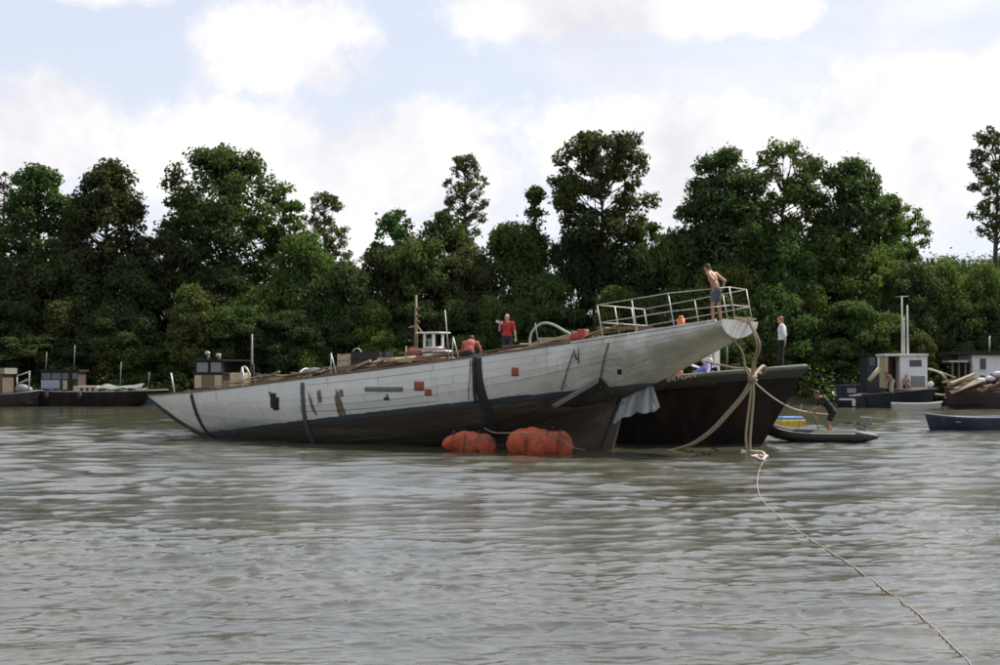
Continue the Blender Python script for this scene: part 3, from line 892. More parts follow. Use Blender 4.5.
    for side in (-1, 1):
        x = 0.0
        while x < LOA:
            e = min(LOA, x + r.uniform(1.7, 3.2))
            rows = []
            for i in range(7):
                xx = x + .01 + (e - x - .02) * i / 6
                b = half_b(xx); h = .055 + r.uniform(-.006, .01) * 1.0
                rows.append([Vector((xx, side * (b + .045), z_deck(xx) + .004)), Vector((xx, side * (b + .045), z_deck(xx) + h)), Vector((xx, side * max(0, b - .07), z_deck(xx) + h)), Vector((xx, side * max(0, b - .07), z_deck(xx) - .03))])
            mb = MB(); mb.sheet(rows, smooth=False); mb.add(rows[0], [(0, 1, 2, 3)]); mb.add(rows[-1], [(3, 2, 1, 0)])
            mb.build('toe_rail', OLDWOOD if x < 17 else YP, yacht)
            x = e
    # patches nailed on the near side
    def patch(name, px0, py0, px1, py1, material, off=.02):
        a = [to_local(px, py) for px, py in ((px0, py0), (px1, py0), (px1, py1), (px0, py1))]
        g = []
        for i in range(5):
            row = []
            for j in range(5):
                u, w = i / 4, j / 4
                q = (a[0] * (1 - u) + a[1] * u) * (1 - w) + (a[3] * (1 - u) + a[2] * u) * w
                row.append(Vector((q.x, -(hull_y(q.x, q.z) + off), q.z)))
            g.append(row)
        mb = MB(); mb.sheet(g)
        o = mb.build(name, material, yacht)
        sd = o.modifiers.new('thick', 'SOLIDIFY'); sd.thickness = .012
        return o
    redlead = mat('red lead patch', (0.33, 0.085, 0.045), .7, .3, 6, (0.15, 0.07, 0.05), .5)
    greyp = mat('grey lead sheet', (0.16, 0.17, 0.165), .6, .3, 6, (0.08, 0.08, 0.07), .5)
    rustp = mat('rust stain plate', (0.115, 0.07, 0.03), .85, .6, 5, (0.30, 0.28, 0.24), .45, .4, streak=True)
    for q in ((414.5, 381.5, 424, 390.5), (425, 389, 431.5, 395.5), (512, 367.5, 518.5, 376)): patch('repair_patch', *q, redlead)
    patch('lead_patch', 365, 387, 403, 391.5, greyp)
    patch('lead_patch', 271, 393, 276, 408, DARK); patch('lead_patch', 273.5, 397, 279, 410, DARK, .026)
    pass
    patch('hull_hole', 617.5, 369.5, 622, 374.5, DARK, .012)
    patch('hull_hole', 384, 397.5, 389, 400, DARK, .012)
    # guard rails at the stern: stanchions and pipe rails
    def dk(px, side, inset):
        # deck point on a side whose top projects at column px
        best = None
        for x in np.linspace(14, LOA + .1, 400):
            p = yw(x, side * (half_b(min(x, LOA)) - inset), z_deck(min(x, LOA)))
            c = 500 + F * p.x / p.y
            if best is None or abs(c - px) < best[0]: best = (abs(c - px), x)
        x = best[1]
        return Vector((x, side * (half_b(min(x, LOA)) - inset), z_deck(min(x, LOA))))
    H = .98
    near = [dk(px, -1, .12) for px in (603, 638, 675)] + [Vector((LOA + .16, -.28, z_deck(LOA)))]
    far = [dk(px, 1, .18) for px in (650, 701, 729)] + [Vector((LOA + .16, 1.05, z_deck(LOA)))]
    lean = Vector((-.10, 0, 1)).normalized() * H
    thwart = near[0].lerp(far[0], .36)
    for p in near + far + [thwart, near[0].lerp(far[0], .72)]:
        MB().tube([p - Vector((0, 0, .06)), p + lean], .016, 8).build('stanchion', GALV, yacht)
    for lvl in (1.0, .48):
        o = lean * lvl
        MB().tube([p + o for p in near] + [far[-1] + o] + [p + o for p in reversed(far)], .012, 6).build('guard_rail', GALV, yacht)
        MB().tube([near[0] + o, far[0] + o], .016, 6).build('guard_rail', GALV, yacht)
    # bare stanchions left along the near side forward
    for px, py0, py1, rr_ in ((172, 395, 373, .028), (243, 393, 367, .03), (447, 367, 310, .014), (537, 354, 323, .018)):
        b = to_local(px, py0); x = b.x
        p = Vector((x, -(half_b(x) - .12), z_deck(x)))
        t = to_local(px - (1 if px < 400 else 2), py1, p.y)
        MB().tube([p - Vector((0, 0, .05)), t], rr_, 8).build('bare_stanchion', GALV if px != 537 else mat('green pole', (.16, .24, .17), .6), yacht)
    for px, a, b, c in ((331, 383, 353, 5), (453, 366, 337, 6)):
        q = to_local(px, a); x = q.x; p = Vector((x, -(half_b(x) - .12), z_deck(x) - .05))
        t = to_local(px, b, p.y)
        MB().tube([p - Vector((c * .02, 0, 0)), t], .018, 6).tube([p + Vector((c * .02, .05, 0)), t], .018, 6).build('bare_stanchion', GALV, yacht)
    # spikes of frames showing through the hull side: vertical iron bolts
    for px, py0, py1 in ((579, 349, 364), (270.5, 392, 397)):
        a = to_local(px, py0); b = to_local(px, py1)
        MB().tube([Vector((a.x, a.y - .03, a.z)), Vector((b.x, b.y - .03, b.z))], .014, 6).ball(Vector((b.x, b.y - .03, b.z + .15)), .035).build('chain_plate', RUSTM, yacht)
def _girth(x):
    s, y, z = section(round(x, 3)); return float(np.hypot(np.diff(y), np.diff(z)).sum())
build_yacht()

# ---- slings round the hull
def sling(label, cols, width, material, vmax=1.0, name='sling', off=.022):
    """cols: photo columns at the deck edge and lower down"""
    pts = [to_local(px, py) for px, py in cols]
    m = MB(); rows = []
    path = spline([Vector((p.x, 0, p.z)) for p in pts], 8)
    for i, p in enumerate(path):
        row = []
        for j in range(4):
            x = p.x + width * (j / 3 - .5)
            z = p.z + .0
            y = max(hull_y(x, z), .2 if z < z_low(x) + .05 else 0)
            row.append(YM @ Vector((x, -(y + off + .006 * math.sin(i * 1.7 + j)), z)))
        rows.append(row)
    x = path[0].x
    over = [[YM @ Vector((x + width * (j / 3 - .5), -half_b(x) + .35 * k, z_deck(x) + .085)) for j in range(4)] for k in (3, 1, .1)]
    m.sheet(over + rows)
    o = m.build(name, material)
    sd = o.modifiers.new('thick', 'SOLIDIFY'); sd.thickness = .012; sd.offset = 1
    return tag(o, label, 'sling')
sling('narrow dark sling strap round the pointed yacht bow', [(192, 397), (195, 408), (200, 421), (207, 432), (213, 439)], .16, WEB)
sling('blue grey webbing sling on the yacht side by the rust stains', [(302.5, 387), (303, 400), (305, 418), (309, 432), (316, 446)], .17, WEBB)
sling('broad black sling hanging down the yacht amidships above the orange bags', [(477, 361), (478, 375), (482, 395), (488, 410), (494, 428), (499, 446)], .30, WEB)
sling('frayed black strip hanging beside the broad black sling', [(474.5, 362), (475, 378), (475.5, 392), (477, 402)], .10, WEB, name='webbing_strip', off=.06)
sling('thin dark line hanging down the white topside forward of the broad sling', [(470.5, 365), (470, 378), (469, 400)], .018, WEB, name='hanging_line')
def line(name, label, pts, r, material, cat='rope', n=8, seg=8, group=None, raw=False):
    o = MB().tube(pts if raw else spline(pts, seg), r, n).build(name, material)
    return tag(o, label, cat, group)
def lw(px, py, off=.03):
    p = to_local(px, py); return YM @ Vector((p.x, p.y - off, p.z))
line('lashing', 'dark lashing slanting down the yacht side below the red pump', [lw(575, 350), lw(569, 368, .06), lw(562, 390)], .016, WEB)
line('lashing', 'dark lashing from the rail corner down to the tip of the tarpaulin', [lw(609, 343), lw(605, 360, .06), lw(601.5, 377)], .018, WEB)

# ---- tarpaulin over the deadwood
def tarp_mat(name, a, b, trans):
    t = NT(name)
    n = t.noise(2.2, 7, .65, t.coord()); t.l(t.mix(t.ramp(n, .3, .7), a, b), t.p.inputs['Base Color'])
    t.p.inputs['Roughness'].default_value = .6
    t.l(t.bump(t.noise(5, 4, .6, t.coord()), .5, .04), t.p.inputs['Normal'])
    tr = t.n('ShaderNodeBsdfTranslucent'); tr.inputs['Color'].default_value = (*b, 1)
    ms = t.n('ShaderNodeMixShader'); ms.inputs[0].default_value = trans
    t.l(t.p.outputs[0], ms.inputs[1]); t.l(tr.outputs[0], ms.inputs[2]); t.l(ms.outputs[0], t.out.inputs[0])
    return t.m
TARP = tarp_mat('brown grey tarpaulin', (0.030, 0.026, 0.021), (0.062, 0.054, 0.044), .10)
PALE = tarp_mat('pale blue grey tarpaulin', (0.48, 0.51, 0.52), (0.70, 0.72, 0.72), .4)
def tarps():
    root = empty('tarpaulin', YM @ Vector((17.9, -.9, .3)), 0, 'brown grey tarpaulin with pale folded edge tied under the yacht counter', 'tarpaulin')
    inv = Matrix.Translation(root.location).inverted()
    def pt(px, py, off=.05):
        p = to_local(px, py)
        y = max(hull_y(p.x, p.z), .22 + .25 * max(0, p.z - z_low(p.x) + .35)) + off
        return inv @ (YM @ Vector((p.x, -y, p.z)))
    def quad(a, b, c, d, n=14, off=.05, fold=.014):
        g = []
        for i in range(n + 1):
            row = []
            for j in range(n + 1):
                u, w = i / n, j / n
                px = (a[0] * (1 - u) + b[0] * u) * (1 - w) + (d[0] * (1 - u) + c[0] * u) * w
                py = (a[1] * (1 - u) + b[1] * u) * (1 - w) + (d[1] * (1 - u) + c[1] * u) * w
                q = pt(px, py, off)
                q += Vector((0, -1, 0)) * fold * (math.sin(9 * u + 5 * w) + math.sin(17 * u - 6 * w + 1))
                row.append(q)
            g.append(row)
        return g
    def poly(pts, t):
        t = t * (len(pts) - 1); k = min(len(pts) - 2, int(t)); f = t - k
        return [pts[k][q] * (1 - f) + pts[k + 1][q] * f for q in (0, 1)]
    g = []
    for i in range(21):
        a_ = poly([(600, 377.5), (578, 391), (557, 405)], i / 20); b_ = poly([(602, 377.5), (611, 388.5), (620.5, 400)], i / 20)
        g.append([pt(a_[0] * (1 - j / 16) + b_[0] * j / 16, a_[1] * (1 - j / 16) + b_[1] * j / 16 + 3.0 * math.sin(math.pi * j / 16) * (i / 20), .05) + Vector((0, -.010 * (math.sin(j * 1.1 + i * .3) + math.sin(i * .9)), 0)) for j in range(17)])
    MB().sheet(g).build('sheet', TARP, root)
    MB().sheet(quad((553, 405.5), (600.5, 377), (600.5, 382.5), (557, 408.5), off=.11, fold=.006)).build('folded_edge', PALE, root)
    MB().sheet(quad((600.5, 377), (621.5, 400), (618, 403), (601, 383), off=.10, fold=.012)).build('folded_edge', TARP, root)
    for o in root.children:
        sd = o.modifiers.new('thick', 'SOLIDIFY'); sd.thickness = .006
    # the loose pale corner hung out astern
    top = [(622, 399), (629, 395), (636, 391.5), (642, 389), (647.5, 386), (650, 385.5), (653, 386)]
    bot = [(613, 424), (621, 419), (630, 416), (637, 413), (648, 413), (653, 412), (660, 408)]
    g = []
    for i in range(19):
        t = i / 18 * 6; k = min(5, int(t)); f = t - k
        a = [top[k][q] * (1 - f) + top[k + 1][q] * f for q in (0, 1)]; b = [bot[k][q] * (1 - f) + bot[k + 1][q] * f for q in (0, 1)]
        row = []
        for j in range(11):
            w = j / 10
            Y = 40.75 + .22 * math.sin(i * .95) * (.25 + w) + .09 * math.sin(i * 2.1 + 1) * w - .25 * w
            row.append(at(a[0] * (1 - w) + b[0] * w, a[1] * (1 - w) + b[1] * w + .8 * math.sin(i * 1.3) * w, Y))
        g.append(row)
    o = MB().sheet(g).build('pale_tarpaulin', PALE)
    sd = o.modifiers.new('thick', 'SOLIDIFY'); sd.thickness = .006
    tag(o, 'pale blue grey crumpled tarpaulin hanging in front of the black barge', 'tarpaulin')
tarps()

# ---- orange lifting bags
def air_bag(label, px0, px1, py_top, py_w, Y, seams, seed):
    r = np.random.default_rng(seed)
    a = at(px0, py_w, Y); b = at(px1, py_w, Y); L = (b - a).length
    Rr = (EYE - (py_top - HORIZON) / F * Y) * .62
    cz = (EYE - (py_top - HORIZON) / F * Y) - Rr
    root = empty('air_bag', ((a.x + b.x) / 2, Y + .2, cz), YAW * .35, label, 'air bag', None)
    m = MB(); rings = []
    nx, nt = 36, 28
    for i in range(nx + 1):
        t = i / nx * 2 - 1
        prof = (1 - abs(t) ** 4.5) ** .5
        pinch = 1.0
        for s in seams: pinch -= .045 * math.exp(-((t - s) / .035) ** 2)
        row = []
        for j in range(nt):
            th = 2 * math.pi * j / nt
            w = 1 + .05 * math.sin(3 * th + 5 * t + seed) + .05 * math.sin(7 * t + 2 * th) + .03 * math.sin(13 * t - 5 * th) + .018 * math.sin(29 * t + 4 * th + 2 * math.sin(3 * th)) + .012 * r.normal()
            rad = max(.03, Rr * prof * pinch * w) * (1 - (.45 if seed % 2 else .06) * max(0, -t if seed % 2 else t) ** 1.2)
            row.append(Vector((t * L / 2 * (1 - .02 * math.sin(th)), rad * math.cos(th), rad * math.sin(th) * 1.0 + .04 * math.sin(2.2 * t + seed))))
        row.append(row[0]); rings.append(row)
    m.sheet(rings)
    bag = m.build('bag', ORANGE, root)
    for s in seams:
        rr_ = Rr * .93
        pts = [Vector((s * L / 2 + .012 * math.sin(3 * q), rr_ * math.cos(q) * 1.02, rr_ * math.sin(q) * 1.02 + .04 * math.sin(2.2 * s + seed))) for q in np.linspace(0, 2 * math.pi, 26)]
        MB().tube(pts, .03, 6, flat=.3).build('strap', mat('brown strap', (.09, .06, .035), .85), root)
    MB().tube([(L * .2, -.1, Rr * .95), (L * .2, -.1, Rr * 1.12)], .03, 8).build('valve', BLACKR, root)
    return root
air_bag('orange lifting bag with pointed slack end under the yacht bilge', 441, 497, 432, 453, 39.6, (-.55, -.1, .4), 3)
air_bag('larger orange lifting bag with brown straps nearer the yacht sternpost', 506, 574, 428.5, 454.5, 38.9, (-.35, .25, .62), 4)
line('lashing', 'pale slack line over the two orange lifting bags', [at(484, 428, 39.2), at(494, 432.5, 38.6), at(510, 433, 38.2), at(540, 432.5, 38.1), at(556, 437, 38.2), at(572, 447, 38.4), at(585, 450, 38.6)], .009, ROPE)

# ------------------------------------------------------------------ generic lofted hull: x from stern 0 to bow L
def loft(L, beam, sheer, low=-.5, bow_start=.62, bow_pow=2.2, stern=.85, stern_start=.18, rake=.6, stern_rake=.0, flare=.82, full=.35, nx=36, nz=9, bow_w=0.0):
    def hb(x):
        t = x / L; b = 1.0
        if t > bow_start: b = max(bow_w, (1 - ((t - bow_start) / (1 - bow_start)) ** bow_pow))
        if t < stern_start: b = min(b, stern + (1 - stern) * math.sin(t / stern_start * math.pi / 2))
        return b * beam / 2
    rows = {-1: [], 1: []}
    for i in range(nx + 1):
        x = L * (1 - (1 - i / nx) ** 1.35)
        t = x / L; b = hb(x); zt = sheer(t)
        for s in (-1, 1):
            row = []
            for j in range(nz + 1):
                q = j / nz
                z = zt + (low - zt) * q
                wb = smooth01((t - bow_start * .8) / (1 - bow_start * .8)); ws = smooth01((.25 - t) / .25)
                y = b * (1 - (1 - flare) * q ** 1.2 - (wb * .55) * q * (1 - full)) if q < 1 else b * (flare - wb * .55 * (1 - full)) * .9
                xx = x - rake * q * float(wb) * 1.0 + stern_rake * q * float(ws)
                row.append(Vector((xx, s * max(y, .015), z)))
            rows[s].append(row)
    return rows, hb
# ------------------------------------------------------------------ the black barge behind the yacht
Dv = Vector((math.cos(YAW), math.sin(YAW), 0)); Nv = Vector((-math.sin(YAW), math.cos(YAW), 0))
BL = 24.2
B0 = Vector((2.94, 41.2, 0)) + Nv * 5.45 + Dv * (4.42 - BL)
barge = empty('barge', B0, YAW, 'black steel barge with lettered bow lying behind the yacht', 'barge')
BMx = Matrix.Translation(B0) @ Euler((0, 0, YAW)).to_matrix().to_4x4()
BI = BMx.inverted()
def b_sheer(t): return float(interp(t, [0, .1, .4, .65, .8, .9, 1], [1.5, 1.45, 1.5, 1.72, 2.0, 2.2, 2.44]))
BLACK = mat('black barge paint', (0.010, 0.007, 0.006), .7, .4, 3, (0.045, 0.024, 0.015), .75, .4, spec=.25, streak=True)
BAND = mat('brown rusty band', (0.115, 0.055, 0.030), .75, .4, 4, (0.05, 0.03, 0.02), .5)
GRAIL = mat('grey green rail', (0.12, 0.13, 0.105), .7, .35, 5, (0.28, 0.26, 0.2), .35)
HATCH = mat('brown hatch paint', (0.14, 0.085, 0.05), .75, .35, 4, (0.06, 0.045, 0.03), .5)
def bl(px, py, y):      # barge space point under a pixel on the plane y
    o = BI @ Vector((0, 0, EYE)); d = (BI @ at(px, py, 1.0)) - o
    return o + d * ((y - o.y) / d.y)
def build_barge():
    rows, hb = loft(BL, 4.6, b_sheer, -.6, .80, 2.3, .7, .12, 1.75, .5, .97, .30, 60, 10, 0.0)
    m = MB()
    for s in (-1, 1): m.sheet(rows[s])
    m.build('hull', BLACK, barge)
    m = MB()
    m.sheet([[rows[-1][i][0] + Vector((0, 0, -.06)), rows[1][i][0] + Vector((0, 0, -.06))] for i in range(len(rows[1]))])
    m.build('deck', RUSTM, barge)
    m = MB(); m.sheet([rows[-1][0], rows[1][0]]); m.build('stern_plate', BLACK, barge)
    top = [r_[0] for r_ in rows[-1]] + [r_[0] for r_ in reversed(rows[1])]
    top = [p for i, p in enumerate(top) if i == 0 or (p - top[i - 1]).length > .02]
    MB().tube([p + Vector((0, 0, .02)) for p in top], .085, 8).build('gunwale', GRAIL, barge)
    band = []
    for r_ in rows[-1]:
        a, b = r_[0], r_[2]
        out = Vector((0, -.02, 0))
        band.append([a + out + Vector((0, 0, -.07)), a.lerp(b, .55) + out])
    MB().sheet(band[:-10]).build('bow_band', BAND, barge)
    rub = [r_[0].lerp(r_[2], .62) + Vector((0, -.03, 0)) for r_ in rows[-1]][:-2]
    MB().tube(rub, .045, 6).build('rubbing_strake', BLACK, barge)
    bw = [[r_[0] + Vector((0, -.03, .05)), r_[0] + Vector((0, -.05, -.07)), r_[0].lerp(r_[1], 1.0) + Vector((0, -.03, 0))] for r_ in rows[-1][-22:-1]]
    tipn = rows[-1][-1][0] + Vector((.08, 0, 0))
    bw.append([tipn + Vector((0, 0, .05)), tipn + Vector((.03, 0, -.07)), rows[-1][-1][1] + Vector((.03, 0, 0))])
    MB().sheet(bw).build('bow_fender_band', mat('dark grey green band', (.030, .031, .025), .7, .35, 5, (.07, .065, .05), .4), barge)
    # hull plate seams
    for k in range(4, 56, 4):
        MB().tube([p + Vector((0, -.008, 0)) for p in rows[-1][k][2:]], .012, 4).build('plate_seam', BLACK, barge)
    # name in raised cream letters
    a, b = bl(666, 380.2, -2.36), bl(696, 375.4, -2.36)
    for i, ch in enumerate('BRIGAN'):
        cu = bpy.data.curves.new('letter', 'FONT'); cu.body = ch; cu.size = .20; cu.extrude = .008; cu.align_x = 'CENTER'; cu.align_y = 'CENTER'
        tmp = bpy.data.objects.new('letter', cu); C.objects.link(tmp)
        me = bpy.data.meshes.new_from_object(tmp.evaluated_get(bpy.context.evaluated_depsgraph_get()))
        bpy.data.objects.remove(tmp)
        me.materials.clear(); me.materials.append(mat('cream lettering', (.42, .34, .20), .7))
        o = bpy.data.objects.new('letter', me); C.objects.link(o); o.parent = barge
        p = a.lerp(b, (i + .5) / 6)
        o.location = p; o.rotation_euler = (R(90), -math.atan2(b.z - a.z, b.x - a.x), 0)
        o.scale = (1.25, 1, 1)
    # bollards
    for x in (BL - 1.9, BL - 5.6, 3.0):
        for y in (-1.25, -.95) if x > 20 else (-1.9, -1.6):
            zb = b_sheer(x / BL) - .06
            MB().tube([(x, y, zb), (x, y, zb + .32)], .075, 10).tube([(x, y, zb + .30), (x, y, zb + .36)], .10, 10).build('bollard', RUSTM, barge)
    # hatch coaming
    for (x0, x1, z1) in ((12.2, 17.0, 2.42),):
        m = MB(); m.box(((x0 + x1) / 2, .15, (1.4 + z1) / 2), (x1 - x0, 3.0, z1 - 1.4))
        m.build('hatch_coaming', HATCH, barge, bevel=.03)
        n = 8
        for i in range(n):
            xx = x0 + (x1 - x0) * (i + .5) / n
            MB().box((xx, .15, z1 + .035), ((x1 - x0) / n - .025, 3.15, .06)).build('hatch_board', OLDWOOD, barge)
    # aft wheelhouse: cream panelled box, dark framed windows above
    q = bl(207, 390, -1.0); x = q.x
    zf = 1.40
    def zof(py, y=-1.0): return bl(207, py, y).z
    z1, z2, z3 = zof(374), zof(361.5), zof(360)
    m = MB(); m.box((x, .1, (zf + z1) / 2), (1.45, 2.0, z1 - zf)); wh = m.build('wheelhouse', HATCH, barge, bevel=.02)
    for i, (dx, w) in enumerate(((-.52, .36), (.0, .58), (.52, .36))):
        MB().box((x + dx, -.925, (z1 + zf) / 2 + .12), (w, .05, (z1 - zf) * .6)).build('panel', CREAM if i != 1 else OLDWOOD, wh)
    MB().box((x, .1, z1 + .03), (1.62, 2.15, .06)).build('sill', DARK, wh)
    for dx in (-.37, .37):
        MB().box((x + dx - .05, -.80, (z1 + z2) / 2 + .02), (.58, .04, (z2 - z1) * .78)).build('pane', mat('grey window', (.17, .19, .185), .15, .2, 3, bump=0), wh)
    m = MB()
    for dx in (-.72, 0, .66):
        m.box((x + dx - .03, -.8, (z1 + z2) / 2), (.06, .08, z2 - z1))
    m.box((x - .03, -.8, z2), (1.46, .1, .06)); m.box((x - .03, .8, (z1 + z2) / 2), (1.4, .06, z2 - z1)); m.build('window_frame', DARK, wh)
    MB().box((x - .05, .0, z2 + .05), (1.6, 1.9, .05)).build('roof', DARK, wh)
    # second cream locker and a dark engine casing next to it
    x2 = bl(236, 388, -1.0).x
    MB().box((x2, -.7, 1.85), (.55, .7, .85)).build('locker', CREAM, barge, bevel=.02)
    # thin mast near the wheelhouse
    p = bl(252, 386, -1.1); t = bl(252, 334, -1.1)
    MB().tube([Vector((p.x, -1.1, 1.4)), t], [.05, .03], 8).build('mast', GREYM, barge)
    MB().tube([Vector((p.x + .03, -1.1, 1.65)), Vector((p.x + .03, -1.1, t.z - 1.15))], .07, 8).build('mast_tabernacle', DARK, barge)
    # derrick mast with stay
    p = bl(416, 372, .2); t = bl(416, 295, .2)
    mast = MB().tube([Vector((p.x, .2, 2.2)), t], [.085, .04], 10).build('derrick_mast', mat('varnished spar', (.22, .16, .08), .7, .4, 5), barge)
    for py in (316, 322, 309):
        q = bl(418, py, .2); MB().ball(q, (.10, .06, .06)).build('mast_fitting', BAND, mast)
    a = bl(417, 325, .2); b = bl(434, 349, .2)
    MB().tube([a, b], .022, 6).build('stay', RAWWOOD, mast)
    a = bl(416.5, 326, .2); b = bl(409, 327.5, .2)
    MB().tube([a, b], .02, 6).build('spreader', RAWWOOD, mast)
    # rails of steel pipe on the foredeck under the counter
    for px in (718.5, 727):
        a = bl(px, 368, .8); MB().tube([Vector((a.x, .8, 2.0)), Vector((a.x, .8, 2.0) ) + Vector((0, 0, 1.15))], .03, 6).build('deck_post', GRAIL, barge)
    a = bl(712, 364, .4)
    MB().box((a.x, .4, 2.55), (.36, .5, 1.15)).build('vent_trunk', mat('pale grey paint', (.45, .46, .45), .6, .15, 4), barge, bevel=.02)
build_barge()

def bpt(px, py, y): return BMx @ bl(px, py, y)
# ---- gear on the barge deck
def barge_gear():
    # winch with white canopy
    w0 = bpt(432, 366, 0.0)
    root = empty('deck_winch', w0, YAW, 'small white canopied winch engine with red drum on the barge hatch', 'winch')
    s = (bpt(433, 366, 0) - w0).length
    MB().box((0, 0, .15), (1.15, .9, .35)).build('bed', REDP, root, bevel=.03)
    MB().box((.05, 0, .50), (.62, .6, .42), taper=.85).build('engine_cover', WPAINT, root, bevel=.05)
    MB().box((.55, 0, .42), (.42, .5, .3)).build('fuel_tank', WPAINT, root, bevel=.06)
    MB().tube([(-.55, -.4, .42), (-.55, .4, .42)], .20, 14).tube([(-.55, -.42, .42), (-.55, -.38, .42)], .30, 14).tube([(-.55, .38, .42), (-.55, .42, .42)], .30, 14).build('drum', REDP, root)
    for x, y in ((-.12, -.3), (-.12, .3), (.26, -.3), (.26, .3)):
        MB().box((x, y, .8), (.07, .07, .75)).build('canopy_post', WPAINT, root)
    MB().box((.05, 0, 1.20), (1.0, .8, .05)).build('canopy', WPAINT, root, bevel=.015)
    MB().box((.08, -.2, .86), (.22, .06, .28)).build('gauge_panel', GREYM, root)
    # crates, drums and coils
    def crate(px, py, y, w, d, h, material, label, rot=0.0):
        p = bpt(px, py, y); p.z = max(p.z, 1.5)
        root = empty('crate', p, YAW + rot, label, 'crate', None)
        n = 4
        for i in range(n):
            for s in (-1, 1):
                MB().box((0, s * d / 2, h * (i + .5) / n), (w, .025, h / n - .02)).build('board', material, root)
                MB().box((s * w / 2, 0, h * (i + .5) / n), (.025, d - .03, h / n - .02)).build('board', material, root)
        for sx in (-1, 1):
            for sy in (-1, 1): MB().box((sx * (w / 2 - .03), sy * (d / 2 - .035), h / 2), (.05, .04, h + .02)).build('corner_post', material, root)
        MB().box((0, 0, h - .05), (w - .06, d - .06, .03)).build('lid', material, root)
    crate(372, 382, -.9, 1.25, .9, 1.10, mat('black tarred crate', (.022, .02, .018), .8, .3, 5), 'tall black tarred crate on the barge deck amidships')
    crate(313, 385, -.6, .8, .7, .55, mat('grey crate', (.24, .25, .24), .75, .25, 5), 'low grey crate on the barge behind the rust stained yacht side')
    crate(347, 380, -1.0, .5, .5, .95, mat('pale crate', (.40, .33, .22), .8, .3, 5), 'upright pale wooden crate on the barge beside the wire reel')
    crate(275, 388, -.4, 1.0, .7, .52, mat('green crate', (.15, .19, .13), .75, .25, 5), 'low dull green crate on the barge near the thin mast')
    # reel of wire under a hoop
    p = bpt(357, 379, -.9)
    root = empty('wire_reel', p, YAW + .3, 'rusty wire reel with a pale hoop handle on the barge deck', 'reel')
    MB().tube([(0, -.25, .35), (0, .25, .35)], .26, 14).build('drum', RUSTM, root)
    for s in (-1, 1):
        MB().tube([(0, s * .26, .35), (0, s * .30, .35)], .40, 16).build('flange', RAWWOOD if s < 0 else RUSTM, root)
    MB().tube([(-.17, 0, .6), (-.19, 0, .95), (-.1, 0, 1.1), (.06, 0, 1.12), (.17, 0, 1.0), (.19, 0, .6)], .022, 6).build('hoop', GALV, root)
    for k in range(9):
        a = 2 * math.pi * k / 9
        MB().tube([(.27 * math.cos(a), -.2, .35 + .27 * math.sin(a)), (.29 * math.cos(a + .1), .2, .35 + .29 * math.sin(a + .1))], .03, 5).build('wire_turn', RUSTM, root)
    # covered skiff: grey canvas on hoops (white glint to its left)
    p = bpt(322, 381, -1.1)
    root = empty('canvas_bundle', p, YAW, 'grey canvas bundle with black and white straps on the barge deck edge', 'bundle')
    g = []
    for i in range(13):
        t = i / 12; row = []
        for j in range(9):
            a = math.pi * j / 8
            rr_ = (.42 + .06 * math.sin(6 * t) + .04 * math.sin(11 * t + j)) * (math.sin(math.pi * (.08 + .84 * t)) ** .5)
            row.append(Vector(((t - .5) * 2.3, rr_ * math.cos(a), rr_ * math.sin(a) * 1.0 + .02)))
        g.append(row)
    MB().sheet(g).build('canvas', mat('dark grey canvas', (.12, .13, .13), .85, .35, 4, (.3, .3, .29), .3, .5), root)
    for xx, mm in ((-.75, WPAINT), (-.55, BLACKR), (.4, WPAINT)):
        MB().tube([(xx, .46 * math.cos(a), .46 * math.sin(a)) for a in np.linspace(0.1, 3.04, 10)], .035, 5).build('strap', mm, root)
    # hose bend near the cream locker
    pts = [bpt(241, 386, -1.0), bpt(241.5, 372, -1.0), bpt(243.5, 367, -1.0), bpt(247, 369, -1.0), bpt(249.5, 376, -1.0), bpt(250, 388, -1.0)]
    line('bent_pipe', 'pale bent pipe arching up beside the thin mast', pts, .04, GALV, 'pipe')
    # lamps on the wheelhouse roof
    for px, py, h_, nm in ((208, 361, .42, 'round white searchlight on a stalk on the barge wheelhouse roof'), (219, 361, .30, 'white lamp with drooping cover on the barge wheelhouse roof')):
        p = bpt(px, py, -.5)
        root = empty('searchlight', p, YAW, nm, 'lamp')
        MB().tube([(0, 0, -.05), (0, 0, h_ * .6)], .025, 6).build('stalk', GREYM, root)
        MB().tube([(0, -.1, h_ * .75), (0, .06, h_ * .75)], [.085, .06], 12).build('lamp_shell', mat('dull white lamp', (.46, .45, .42), .6), root)
        MB().ball((.02, .0, h_ * .38), (.06, .05, .09)).build('cover', GREYM, root)
    # fenders, blue sheet, white plank below the counter
    p = bpt(675.5, 377, -1.95); 
    root = empty('fender', p, YAW, 'round orange fender buoy on the barge deck edge above the lettering', 'fender')
    MB().ball((0, 0, .12), (.24, .22, .25), 16, 12).build('body', ORPLAST, root); MB().tube([(.0, 0, .3), (.0, 0, .42)], .05, 8).build('eye', ORPLAST, root)
    p = bpt(663, 379, -1.9)
    root = empty('fender', p, YAW, 'small dark red fender beside the round orange one', 'fender')
    MB().ball((0, 0, .06), (.20, .15, .16), 14, 10).build('body', REDP, root); MB().tube([(-.2, 0, .06), (-.32, 0, .06)], .04, 8).build('eye', ROPE, root)
    g = []
    a, b = bpt(684, 378, -1.9), bpt(711, 374.5, -1.7)
    r = random.Random(2)
    for i in range(13):
        t = i / 12; row = []
        for j in range(9):
            w = j / 8
            hh = (.38 * math.sin(math.pi * min(1, .25 + .75 * (1 - t) ** .7)) + .05 * r.random()) * math.sin(math.pi * (.12 + .76 * w))
            row.append(a.lerp(b, t) + Nv * (w - .2) * .9 + Vector((0, 0, max(0, hh) - .05)))
        g.append(row)
    o = MB().sheet(g, smooth=False).build('blue_sheet', BLUEP); sd = o.modifiers.new('t', 'SOLIDIFY'); sd.thickness = .01
